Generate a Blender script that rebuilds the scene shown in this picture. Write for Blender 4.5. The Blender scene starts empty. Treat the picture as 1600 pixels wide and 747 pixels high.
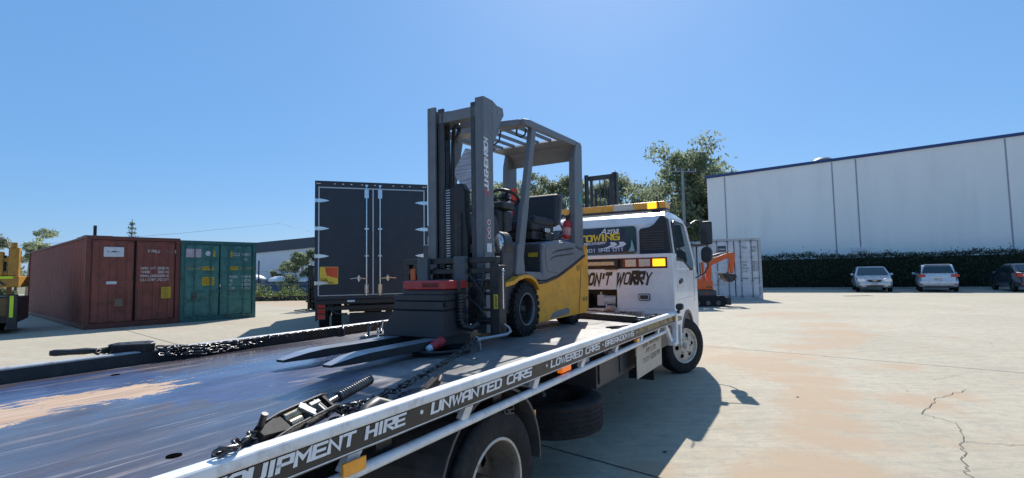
import bpy, bmesh, math, random
from math import radians, sin, cos, pi, sqrt, atan2
from mathutils import Vector, Matrix
import numpy as np
random.seed(7)
S = bpy.context.scene
COL = S.collection

# ---------------------------------------------------------------- camera
cd = bpy.data.cameras.new("camera"); cam = bpy.data.objects.new("camera", cd); COL.objects.link(cam); S.camera = cam
cd.sensor_width = 36; cd.lens = 18.0; cd.clip_start = 0.05; cd.clip_end = 6000
P, R = radians(3.8), radians(1.02)
fw = Vector((0, cos(P), sin(P))); u0 = Vector((0, -sin(P), cos(P))); r0 = Vector((1, 0, 0))
rt = r0*cos(R) - u0*sin(R); up = u0*cos(R) + r0*sin(R)
cam.matrix_world = Matrix(((rt.x, up.x, -fw.x, 0), (rt.y, up.y, -fw.y, 0), (rt.z, up.z, -fw.z, 1.45), (0, 0, 0, 1)))

# ---------------------------------------------------------------- light
SUN_EL, SUN_AZ = radians(44.3), radians(11.0)      # azimuth from +Y towards +X
W = bpy.data.worlds.new("World"); S.world = W; W.use_nodes = True
nt = W.node_tree; bg = nt.nodes['Background']
sky = nt.nodes.new('ShaderNodeTexSky'); sky.sky_type = 'NISHITA'; sky.sun_disc = False
sky.sun_elevation = SUN_EL; sky.sun_rotation = SUN_AZ; sky.altitude = 20; sky.air_density = 1.0; sky.dust_density = 0.6; sky.ozone_density = 4.0
hsv = nt.nodes.new('ShaderNodeHueSaturation'); hsv.inputs['Saturation'].default_value = 1.25
mxs = nt.nodes.new('ShaderNodeMix'); mxs.data_type = 'RGBA'; mxs.inputs[0].default_value = .55; mxs.inputs[7].default_value = (2.3, 5.1, 9.8, 1)
nt.links.new(sky.outputs[0], hsv.inputs['Color']); nt.links.new(hsv.outputs[0], mxs.inputs[6]); nt.links.new(mxs.outputs[2], bg.inputs[0]); bg.inputs[1].default_value = 0.078
sd = bpy.data.lights.new("sun", 'SUN'); sd.energy = 5.0; sd.angle = radians(0.5); sd.color = (1, 0.95, 0.87)
so = bpy.data.objects.new("sun", sd); COL.objects.link(so)
sdir = Vector((sin(SUN_AZ)*cos(SUN_EL), cos(SUN_AZ)*cos(SUN_EL), sin(SUN_EL)))
so.rotation_euler = sdir.to_track_quat('Z', 'Y').to_euler(); so.location = sdir*50
S.view_settings.view_transform = 'Standard'; S.view_settings.look = 'None'; S.view_settings.exposure = 0.38; S.view_settings.gamma = 1
S.cycles.max_bounces = 6; S.cycles.use_denoising = True
S.cycles.sample_clamp_indirect = 6

# ---------------------------------------------------------------- materials
def rgb(r, g, b):     # sRGB 0-255 -> linear
    f = lambda c: (c/255/12.92) if c/255 <= .04045 else ((c/255+.055)/1.055)**2.4
    return (f(r), f(g), f(b), 1)
MATS = {}
def mat(name, col, rough=.5, metal=0, var=.12, scale=6, bump=0, bscale=40, dirt=None, dscale=3, damt=.5, rvar=.1, emit=None, stretch=None, spec=.5, trans=0, island=0, coat=0):
    if name in MATS: return MATS[name]
    m = bpy.data.materials.new(name); m.use_nodes = True; MATS[name] = m
    n = m.node_tree.nodes; l = m.node_tree.links; b = n['Principled BSDF']
    col = tuple(col)+(1,) if len(col) == 3 else col
    b.inputs['Metallic'].default_value = metal; b.inputs['Roughness'].default_value = rough
    b.inputs['Specular IOR Level'].default_value = spec
    if coat: b.inputs['Coat Weight'].default_value = coat; b.inputs['Coat Roughness'].default_value = .08
    tc = n.new('ShaderNodeTexCoord'); mp = n.new('ShaderNodeMapping'); l.new(tc.outputs['Object'], mp.inputs[0])
    if stretch: mp.inputs['Scale'].default_value = stretch
    nz = n.new('ShaderNodeTexNoise'); nz.inputs['Scale'].default_value = scale; nz.inputs['Detail'].default_value = 6; nz.inputs['Roughness'].default_value = .65
    l.new(mp.outputs[0], nz.inputs['Vector'])
    cr = n.new('ShaderNodeMix'); cr.data_type = 'RGBA'; cr.inputs[6].default_value = tuple(c*(1-var) for c in col[:3])+(1,); cr.inputs[7].default_value = tuple(min(1, c*(1+var)) for c in col[:3])+(1,)
    mr = n.new('ShaderNodeMapRange'); mr.inputs[1].default_value = .35; mr.inputs[2].default_value = .65
    l.new(nz.outputs['Fac'], mr.inputs[0]); l.new(mr.outputs[0], cr.inputs[0]); out = cr.outputs[2]
    if dirt:
        d = n.new('ShaderNodeTexNoise'); d.inputs['Scale'].default_value = dscale; d.inputs['Detail'].default_value = 10; d.inputs['Roughness'].default_value = .72
        l.new(mp.outputs[0], d.inputs['Vector'])
        r = n.new('ShaderNodeMapRange'); r.inputs[1].default_value = .5; r.inputs[2].default_value = .68; r.inputs[4].default_value = damt
        l.new(d.outputs['Fac'], r.inputs[0]); mx = n.new('ShaderNodeMix'); mx.data_type = 'RGBA'; mx.inputs[7].default_value = tuple(dirt[:3])+(1,)
        l.new(r.outputs[0], mx.inputs[0]); l.new(out, mx.inputs[6]); out = mx.outputs[2]
    if island:
        g = n.new('ShaderNodeNewGeometry'); r = n.new('ShaderNodeMapRange'); r.inputs[3].default_value = 1-island; r.inputs[4].default_value = 1+island
        l.new(g.outputs['Random Per Island'], r.inputs[0]); hs = n.new('ShaderNodeHueSaturation'); l.new(out, hs.inputs['Color']); l.new(r.outputs[0], hs.inputs['Value']); out = hs.outputs[0]
    l.new(out, b.inputs['Base Color'])
    if rvar:
        r = n.new('ShaderNodeMapRange'); r.inputs[3].default_value = max(.02, rough-rvar); r.inputs[4].default_value = min(1, rough+rvar)
        l.new(nz.outputs['Fac'], r.inputs[0]); l.new(r.outputs[0], b.inputs['Roughness'])
    if bump:
        z = n.new('ShaderNodeTexNoise'); z.inputs['Scale'].default_value = bscale; z.inputs['Detail'].default_value = 5; l.new(mp.outputs[0], z.inputs['Vector'])
        bp = n.new('ShaderNodeBump'); bp.inputs['Strength'].default_value = bump; bp.inputs['Distance'].default_value = .02
        l.new(z.outputs['Fac'], bp.inputs['Height']); l.new(bp.outputs[0], b.inputs['Normal'])
    if emit:
        b.inputs['Emission Color'].default_value = tuple(emit[:3])+(1,); b.inputs['Emission Strength'].default_value = emit[3]
    if trans: b.inputs['Transmission Weight'].default_value = trans; b.inputs['IOR'].default_value = 1.1
    return m
white = mat('white_paint', (.74, .75, .77), .32, 0, .05, 3, dirt=(.42, .38, .33), dscale=5, damt=.30, coat=.3)
whitem = mat('white_metal', (.72, .73, .74), .38, 0, .06, 12, dirt=(.35, .30, .25), dscale=14, damt=.5)
rubber = mat('rubber', (.016, .016, .018), .8, 0, .35, 14, bump=.3, bscale=60, dirt=(.06, .057, .054), dscale=9, damt=.4, spec=.3)
blackp = mat('black_plastic', (.018, .019, .022), .45, 0, .2, 9, dirt=(.08, .075, .07), dscale=12, damt=.35)
blackm = mat('black_metal', (.02, .02, .022), .4, .2, .3, 15, dirt=(.09, .07, .055), dscale=18, damt=.45)
greym = mat('grey_paint', (.13, .136, .148), .42, 0, .1, 9, dirt=(.19, .18, .165), dscale=8, damt=.45, bump=.05)
greyl = mat('grey_panel', (.15, .155, .17), .5, 0, .1, 8, dirt=(.24, .22, .2), dscale=7, damt=.4)
greyd = mat('dark_grey_panel', (.045, .047, .052), .5, 0, .15, 9, dirt=(.12, .11, .10), dscale=9, damt=.4)
yellow = mat('yellow_paint', (.80, .345, .015), .42, 0, .08, 5, dirt=(.24, .12, .03), dscale=7, damt=.45, bump=.06)
steel = mat('worn_steel', (.42, .43, .45), .28, .85, .2, 25, dirt=(.16, .11, .08), dscale=20, damt=.5)
steeld = mat('dark_steel', (.10, .10, .105), .35, .7, .3, 20, dirt=(.12, .07, .045), dscale=18, damt=.6)
chrome = mat('bright_metal', (.62, .63, .65), .18, 1, .1, 20)
rimw = mat('rim_paint', (.56, .50, .42), .4, .1, .12, 12, dirt=(.22, .13, .08), dscale=14, damt=.7)
redp = mat('red_plastic', (.42, .03, .03), .42, 0, .12, 9, dirt=(.5, .25, .22), dscale=20, damt=.2)
orange = mat('orange_paint', (.62, .10, .015), .42, 0, .1, 6, dirt=(.2, .07, .03), dscale=9, damt=.5)
amber = mat('amber_lens', (.85, .33, .01), .25, 0, .12, 30, coat=.5)
amberl = mat('lit_amber_lens', (.9, .45, .01), .25, 0, .1, 40, emit=(1, .48, .02, 1.3))
redl = mat('red_lens', (.42, .015, .01), .25, 0, .15, 40, coat=.5)
palel = mat('clear_lens', (.62, .52, .42), .25, 0, .15, 50, coat=.5)
glass = mat('dark_glass', (.012, .03, .035), .06, 0, .3, 3, rvar=.02, spec=.8)
lettw = mat('white_lettering', (.72, .73, .75), .5, 0, .06, 30)
lettg = mat('gold_lettering', (.50, .37, .13), .5, 0, .08, 30)
lettb = mat('black_lettering', (.02, .018, .016), .5, 0, .2, 20, dirt=(.16, .08, .03), dscale=9, damt=.8)
lettdk = mat('plain_black_lettering', (.02, .02, .02), .5, 0, .1, 20)
lety = mat('yellow_lettering', (.78, .55, .03), .5, 0, .06, 30)
cream = mat('cream_board', (.52, .45, .36), .6, 0, .08, 6, dirt=(.25, .2, .15), dscale=8, damt=.4)
hivis = mat('hi_vis_tape', (.62, .85, .02), .4, 0, .05, 20)

# ---------------------------------------------------------------- mesh helpers
BASE = {}
class MB:
    def __init__(s): s.v = []; s.f = []; s.mi = []; s.sm = []; s.m = 0
    def add(s, vs, fs, smooth=False):
        o = len(s.v); s.v += [tuple(p) for p in vs]
        for f in fs: s.f.append([i+o for i in f]); s.mi.append(s.m); s.sm.append(smooth)
        return s
    def box(s, x0, x1, y0, y1, z0, z1):
        v = [(x, y, z) for x in (x0, x1) for y in (y0, y1) for z in (z0, z1)]
        return s.add(v, [(0, 1, 3, 2), (4, 6, 7, 5), (0, 4, 5, 1), (2, 3, 7, 6), (0, 2, 6, 4), (1, 5, 7, 3)])
    def bar(s, a, b, w, h=None, upv=(0, 0, 1)):          # rectangular bar from a to b, w across, h along up
        a = Vector(a); b = Vector(b); h = h or w; d = (b-a).normalized(); u = Vector(upv)
        if abs(d.dot(u)) > .98: u = Vector((0, 1, 0))
        r = d.cross(u).normalized(); u = r.cross(d).normalized()
        v = [p+r*sx*w/2+u*sz*h/2 for p in (a, b) for sx, sz in ((-1, -1), (1, -1), (1, 1), (-1, 1))]
        return s.add(v, [(0, 1, 2, 3), (7, 6, 5, 4), (0, 4, 5, 1), (1, 5, 6, 2), (2, 6, 7, 3), (3, 7, 4, 0)])
    def cyl(s, a, b, r, r2=None, n=16, caps=True, smooth=True):
        a = Vector(a); b = Vector(b); r2 = r if r2 is None else r2; d = (b-a).normalized()
        t = Vector((0, 0, 1)) if abs(d.z) < .9 else Vector((1, 0, 0)); x = d.cross(t).normalized(); y = d.cross(x)
        v = [p+(x*cos(2*pi*i/n)+y*sin(2*pi*i/n))*q for p, q in ((a, r), (b, r2)) for i in range(n)]
        s.add(v, [(i, (i+1) % n, n+(i+1) % n, n+i) for i in range(n)], smooth)
        if caps: s.add(v, [list(range(n))[::-1], list(range(n, 2*n))])
        return s
    def tube(s, pts, r, n=8, closed=False, smooth=True, rs=None):
        pts = [Vector(p) for p in pts]; N = len(pts); v = []; prev = None
        for i, p in enumerate(pts):
            if closed: d = pts[(i+1) % N]-pts[i-1]
            else: d = pts[min(i+1, N-1)]-pts[max(i-1, 0)]
            d.normalize()
            if prev is None:
                t = Vector((0, 0, 1)) if abs(d.z) < .9 else Vector((1, 0, 0)); x = d.cross(t).normalized()
            else: x = (prev-d*prev.dot(d)).normalized()
            prev = x; y = d.cross(x); q = rs[i] if rs else r
            v += [p+(x*cos(2*pi*k/n)+y*sin(2*pi*k/n))*q for k in range(n)]
        M = N if closed else N-1
        f = [(i*n+k, i*n+(k+1) % n, ((i+1) % N)*n+(k+1) % n, ((i+1) % N)*n+k) for i in range(M) for k in range(n)]
        s.add(v, f, smooth)
        if not closed: s.add([v[k] for k in range(n)]+[v[(N-1)*n+k] for k in range(n)], [list(range(n))[::-1], list(range(n, 2*n))])
        return s
    def prism(s, poly, ax, a0, a1):                       # poly: 2-D points; ax 0:(y,z) 1:(x,z) 2:(x,y)
        n = len(poly)
        def P3(p, a): return {0: (a, p[0], p[1]), 1: (p[0], a, p[1]), 2: (p[0], p[1], a)}[ax]
        a = a0 if callable(a0) else (lambda p: a0); b = a1 if callable(a1) else (lambda p: a1)
        v = [P3(p, a(p)) for p in poly]+[P3(p, b(p)) for p in poly]
        return s.add(v, [list(range(n)), list(range(n, 2*n))[::-1]]+[(i, n+i, n+(i+1) % n, (i+1) % n) for i in range(n)])
    def lathe(s, prof, o, ax, n=40, smooth=True, closed=False, a0=0, a1=2*pi):      # prof: (radius, along)
        o = Vector(o); d = Vector(ax).normalized(); t = Vector((0, 0, 1)) if abs(d.z) < .9 else Vector((1, 0, 0)); x = d.cross(t).normalized(); y = d.cross(x)
        full = abs(a1-a0-2*pi) < 1e-6; cnt = n if full else n+1; m = len(prof)
        v = [o+d*q+(x*cos(a0+(a1-a0)*i/n)+y*sin(a0+(a1-a0)*i/n))*r for i in range(cnt) for r, q in prof]
        mm = m if closed else m-1
        return s.add(v, [(i*m+j, i*m+(j+1) % m, ((i+1) % cnt)*m+(j+1) % m, ((i+1) % cnt)*m+j) for i in range(n) for j in range(mm)], smooth)
    def sheet(s, p, e=(0, 0, 0)):
        return s.add(p, [list(range(len(p)))])
    def ball(s, c, r, n=10, sc=(1, 1, 1)):
        c = Vector(c); v = []; 
        for i in range(n+1):
            th = pi*i/n
            for k in range(2*n): ph = pi*k/n; v.append(c+Vector((sin(th)*cos(ph)*sc[0], sin(th)*sin(ph)*sc[1], cos(th)*sc[2]))*r)
        return s.add(v, [(i*2*n+k, (i+1)*2*n+k, (i+1)*2*n+(k+1) % (2*n), i*2*n+(k+1) % (2*n)) for i in range(n) for k in range(2*n)], True)
    def xf(s, M):
        s.v = [tuple(M @ Vector(p)) for p in s.v]; return s
TH = radians(30.1); LC = 2.52
NV = Vector((-cos(TH), sin(TH), 0)); UV = Vector((sin(TH), cos(TH), 0))
def wor(q): return NV*(LC-q[0])+UV*q[1]+Vector((0, 0, q[2]))
def tag(o, label=None, cat=None, group=None, kind=None):
    for k, v in (('label', label), ('category', cat), ('group', group), ('kind', kind)):
        if v: o[k] = v
    return o
def thingT(name, label, cat, base, group=None):          # a thing described in the tow truck's axes (x right, y forward)
    o = bpy.data.objects.new(name, None); COL.objects.link(o); o.empty_display_size = .2
    o.location = wor(base); o.rotation_euler = (0, 0, -TH); BASE[o] = Vector(base); return tag(o, label, cat, group)
def thing(name, label, cat, loc, rz=0, group=None):
    o = bpy.data.objects.new(name, None); COL.objects.link(o); o.empty_display_size = .2
    o.location = loc; o.rotation_euler = (0, 0, rz); BASE[o] = Vector((0, 0, 0)); return tag(o, label, cat, group)
def part(name, mb, mats, parent=None, bevel=0, seg=2, ang=35, label=None, fixn=True):
    me = bpy.data.meshes.new(name); b = BASE.get(parent, Vector((0, 0, 0)))
    me.from_pydata([(p[0]-b.x, p[1]-b.y, p[2]-b.z) for p in mb.v], [], mb.f)
    if not isinstance(mats, (list, tuple)): mats = [mats]
    for m in mats: me.materials.append(m)
    me.polygons.foreach_set('material_index', [min(i, len(mats)-1) for i in mb.mi]); me.polygons.foreach_set('use_smooth', mb.sm)
    if fixn and len(mb.f) < 30000:
        bm = bmesh.new(); bm.from_mesh(me); bmesh.ops.recalc_face_normals(bm, faces=bm.faces); bm.to_mesh(me); bm.free()
    me.update()
    o = bpy.data.objects.new(name, me); COL.objects.link(o)
    if parent is not None: o.parent = parent; BASE[o] = b
    if bevel:
        bv = o.modifiers.new('bevel', 'BEVEL'); bv.width = bevel; bv.segments = seg; bv.limit_method = 'ANGLE'; bv.angle_limit = radians(ang); bv.harden_normals = False
    if label: o['label'] = label
    return o
def solo(name, mb, mats, label, cat, group=None, kind=None, bevel=0, fixn=True):
    return tag(part(name, mb, mats, None, bevel, fixn=fixn), label, cat, group, kind)
def soloT(name, mb, mats, label, cat, base, group=None, bevel=0):     # one-mesh thing in truck axes
    b = Vector(base); mb.v = [(p[0]-b.x, p[1]-b.y, p[2]-b.z) for p in mb.v]
    o = part(name, mb, mats, None, bevel); o.location = wor(base); o.rotation_euler = (0, 0, -TH); return tag(o, label, cat, group)
def copy_tree(o, parent=None):
    c = o.copy(); COL.objects.link(c); c.parent = parent
    for ch in [x for x in S.objects if x.parent == o]: copy_tree(ch, c)
    return c

# stroke lettering on a 4 x 6 grid
G = {'A': [[(0,0),(0,4.8),(1.2,6),(4,6),(4,0)],[(0,2.3),(4,2.3)]], 'B': [[(0,0),(0,6),(3.4,6),(4,5.4),(4,3.6),(3.4,3),(4,2.4),(4,.6),(3.4,0),(0,0)],[(0,3),(3.4,3)]],
 'C': [[(4,6),(.8,6),(0,5.2),(0,.8),(.8,0),(4,0)]], 'D': [[(0,0),(0,6),(3.2,6),(4,5.2),(4,.8),(3.2,0),(0,0)]], 'E': [[(4,6),(0,6),(0,0),(4,0)],[(0,3),(3.5,3)]],
 'F': [[(4,6),(0,6),(0,0)],[(0,3),(3.3,3)]], 'G': [[(4,6),(.8,6),(0,5.2),(0,.8),(.8,0),(4,0),(4,3),(2.2,3)]], 'H': [[(0,0),(0,6)],[(4,0),(4,6)],[(0,3),(4,3)]],
 'I': [[(.6,0),(.6,6)]], 'J': [[(4,6),(4,.8),(3.2,0),(.6,0),(0,.8)]], 'K': [[(0,0),(0,6)],[(4,6),(.8,3),(4,0)]], 'L': [[(0,6),(0,0),(4,0)]], 'M': [[(0,0),(0,6),(2.2,2.5),(4.4,6),(4.4,0)]],
 'N': [[(0,0),(0,6),(4,0),(4,6)]], 'O': [[(.8,0),(0,.8),(0,5.2),(.8,6),(3.2,6),(4,5.2),(4,.8),(3.2,0),(.8,0)]], 'P': [[(0,0),(0,6),(4,6),(4,2.7),(0,2.7)]],
 'Q': [[(.8,0),(0,.8),(0,5.2),(.8,6),(3.2,6),(4,5.2),(4,.8),(3.2,0),(.8,0)],[(2.4,1.6),(4.4,-.4)]], 'R': [[(0,0),(0,6),(4,6),(4,2.9),(1,2.9),(4,0)]], 'S': [[(4,6),(0,6),(0,3),(4,3),(4,0),(0,0)]],
 'T': [[(0,6),(4,6)],[(2,6),(2,0)]], 'U': [[(0,6),(0,0),(3.2,0),(4,.8),(4,6)]], 'V': [[(0,6),(2,0),(4,6)]], 'W': [[(0,6),(1.2,0),(2.4,5),(3.6,0),(4.8,6)]], 'X': [[(0,0),(4,6)],[(0,6),(4,0)]],
 'Y': [[(0,6),(2,3),(4,6)],[(2,3),(2,0)]], 'Z': [[(0,6),(4,6),(0,0),(4,0)]], '0': [[(0,0),(0,6),(4,6),(4,0),(0,0)]], '1': [[(1,4.8),(2.2,6),(2.2,0)]], '2': [[(0,6),(4,6),(4,3),(0,3),(0,0),(4,0)]],
 '3': [[(0,6),(4,6),(4,0),(0,0)],[(.8,3),(4,3)]], '4': [[(0,6),(0,2.5),(4,2.5)],[(3.2,6),(3.2,0)]], '5': [[(4,6),(0,6),(0,3.2),(4,3.2),(4,0),(0,0)]], '6': [[(4,6),(0,6),(0,0),(4,0),(4,3),(0,3)]],
 '7': [[(0,6),(4,6),(1.5,0)]], '8': [[(0,0),(0,6),(4,6),(4,0),(0,0)],[(0,3),(4,3)]], '9': [[(4,3),(0,3),(0,6),(4,6),(4,0),(0,0)]], '/': [[(.5,0),(3,6)]], '.': [[(1.5,0),(2.3,0)]], '-': [[(.5,3),(3.5,3)]],
 "'": [[(.6,6),(.6,4.2)]], '*': [[(1.2,2.5),(2.6,2.5)]], '&': [[(4,0),(.6,4.6),(1.2,6),(2.4,6),(2.8,4.8),(0,2),(0,.6),(1,0),(2.6,0),(4,2.4)]], ':': [[(1.5,1),(2.3,1)],[(1.5,4),(2.3,4)]]}
GW = {'I': 1.2, 'M': 4.4, 'W': 4.8, '.': 2.2, "'": 1.2, '1': 3, ' ': 2.4, '*': 3.4, '/': 3.2, ':': 2.2}
def strokepoly(pts, t):
    closed = len(pts) > 3 and pts[0] == pts[-1]
    if closed: pts = pts[:-1]
    n = len(pts); L = []; Rr = []
    for i, p in enumerate(pts):
        p = Vector(p); a = Vector(pts[i-1]) if (i or closed) else None; b = Vector(pts[(i+1) % n]) if (i < n-1 or closed) else None
        d1 = (p-a).normalized() if a is not None else None; d2 = (b-p).normalized() if b is not None else None
        if d1 is None: nn = Vector((-d2.y, d2.x)); k = 1; p = p-d2*t*.45
        elif d2 is None: nn = Vector((-d1.y, d1.x)); k = 1; p = p+d1*t*.45
        else:
            n1 = Vector((-d1.y, d1.x)); n2 = Vector((-d2.y, d2.x)); nn = (n1+n2)
            if nn.length < .05: nn = n1; k = 1
            else: nn.normalize(); k = min(1.9, 1/max(.3, nn.dot(n1)))
        L.append(p+nn*t/2*k); Rr.append(p-nn*t/2*k)
    m = n if closed else n-1
    return [(L[i], L[(i+1) % n], Rr[(i+1) % n], Rr[i]) for i in range(m)]
def letter(mb, text, p0, p1, upv, nrm, h, t=1.0, gap=1.3, shear=0, lift=.0015, wob=0, brush=0):
    p0 = Vector(p0); p1 = Vector(p1); upv = Vector(upv).normalized(); nrm = Vector(nrm).normalized()
    W_ = sum(GW.get(c, 4)+gap for c in text)-gap; L_ = (p1-p0).length; dx = (p1-p0)/max(W_, .01); dy = upv*h/6; cx = 0; rr = random.Random(len(text))
    for c in text:
        jy = rr.uniform(-wob, wob)
        for k, st in enumerate(G.get(c, [])):
            tt = t*(1+rr.uniform(-brush, brush)*.5)
            for q in strokepoly(st, tt):
                o = nrm*(lift+.0004*k)
                mb.add([p0+dx*(cx+a.x+shear*a.y)+dy*(a.y+jy)+o for a in q], [(0, 1, 2, 3)])
        cx += GW.get(c, 4)+gap
    return mb
def fake_rows(mb, x0, x1, z0, rows, y, hh=.045, seed=1, sign=-1):
    pass
def rrect(x0, x1, z0, z1, r, n=4):
    out = []
    for cx, cz, a in ((x1-r, z1-r, 0), (x0+r, z1-r, 90), (x0+r, z0+r, 180), (x1-r, z0+r, 270)):
        for k in range(n+1): t = radians(a+90*k/n); out.append((cx+r*cos(t), cz+r*sin(t)))
    return out
def chain(mb, pts, pitch=.042, link=.060, wr=.0055, w=.011, jit=.0):
    pts = [Vector(p) for p in pts]; seg = []; tot = 0
    for a, b in zip(pts, pts[1:]): seg.append((tot, a, b)); tot += (b-a).length
    k = 0; s = 0; rr = random.Random(int(tot*1000))
    while s < tot:
        for t0, a, b in seg:
            if s <= t0+(b-a).length+1e-9: break
        d = (b-a).normalized(); c = a+d*(s-t0)+Vector((rr.uniform(-jit, jit), rr.uniform(-jit, jit), rr.uniform(0, jit)))
        t = Vector((0, 0, 1)) if abs(d.z) < .9 else Vector((1, 0, 0)); x = d.cross(t).normalized(); y = x.cross(d)
        ang = radians(45 if k % 2 else -45)+rr.uniform(-.15, .15); q = x*cos(ang)+y*sin(ang)
        if jit: d = (d+Vector((rr.uniform(-.6, .6), rr.uniform(-.6, .6), rr.uniform(-.2, .2)))).normalized()
        hl = link/2-w; ring = []
        for j in range(5): a_ = -pi/2+pi*j/4; ring.append(c+d*(hl+w*cos(a_))+q*w*sin(a_))
        for j in range(5): a_ = pi/2+pi*j/4; ring.append(c+d*(-hl+w*cos(a_))+q*w*sin(a_))
        mb.tube(ring, wr, 5, closed=True); s += pitch; k += 1
    return mb
def tyre(mb, o, ax, r, w, rr, grooves=4, n=56):          # o: centre of the tyre, ax: axle direction
    pr = [(rr, -w*.42), (rr+.01, -w*.46), (rr+(r-rr)*.45, -w*.5), (r-.03, -w*.485), (r-.008, -w*.44)]
    g = grooves
    for k in range(g):
        a = -w*.36+w*.72*(k+.5)/g; pr += [(r, a-w*.05), (r-.012, a-w*.03), (r-.012, a+w*.03), (r, a+w*.05)] if False else [(r, a-.012), (r-.012, a-.006), (r-.012, a+.006), (r, a+.012)]
    pr += [(r-.008, w*.44), (r-.03, w*.485), (rr+(r-rr)*.45, w*.5), (rr+.01, w*.46), (rr, w*.42)]
    return mb.lathe(pr, o, ax, n)
def holed_disc(mb, o, ax, r0, r1, holes, dish=None, n=120, rings=14):   # holes: (radius, angle, hr)
    o = Vector(o); d = Vector(ax).normalized(); x = d.cross(Vector((0, 0, 1))).normalized(); y = d.cross(x)
    dish = dish or (lambda r: 0); v = []; f = []
    for i in range(n):
        for j in range(rings+1):
            r = r0+(r1-r0)*j/rings; a = 2*pi*i/n; v.append(o+(x*cos(a)+y*sin(a))*r+d*dish(r))
    for i in range(n):
        for j in range(rings):
            r = r0+(r1-r0)*(j+.5)/rings; a = 2*pi*(i+.5)/n; cx, cy = r*cos(a), r*sin(a)
            if any((cx-h[0]*cos(h[1]))**2+(cy-h[0]*sin(h[1]))**2 < h[2]**2 for h in holes): continue
            f.append((i*(rings+1)+j, i*(rings+1)+j+1, ((i+1) % n)*(rings+1)+j+1, ((i+1) % n)*(rings+1)+j))
    return mb.add(v, f, True)
def tex_label(body, size, mats, parent, place, name, extrude=.001, bold=0, shear=0, sx=1):
    cu = bpy.data.curves.new(name, 'FONT'); cu.body = body; cu.size = size; cu.extrude = extrude; cu.offset = bold; cu.shear = shear; cu.align_x = 'LEFT'
    o = bpy.data.objects.new(name, cu); COL.objects.link(o); bpy.context.view_layer.update()
    me = bpy.data.meshes.new_from_object(o.evaluated_get(bpy.context.evaluated_depsgraph_get())); bpy.data.objects.remove(o)
    me.transform(place @ Matrix.Diagonal((sx, 1, 1, 1))); b = BASE.get(parent, Vector((0, 0, 0))); me.transform(Matrix.Translation(-b)); me.materials.clear(); me.materials.append(mats)
    q = bpy.data.objects.new(name, me); COL.objects.link(q); q.parent = parent; BASE[q] = b; return q
def frame(o, x, y):     # matrix with text x and y axes
    x = Vector(x).normalized(); y = Vector(y).normalized(); z = x.cross(y)
    return Matrix(((x.x, y.x, z.x, o[0]), (x.y, y.y, z.y, o[1]), (x.z, y.z, z.z, o[2]), (0, 0, 0, 1)))
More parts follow.
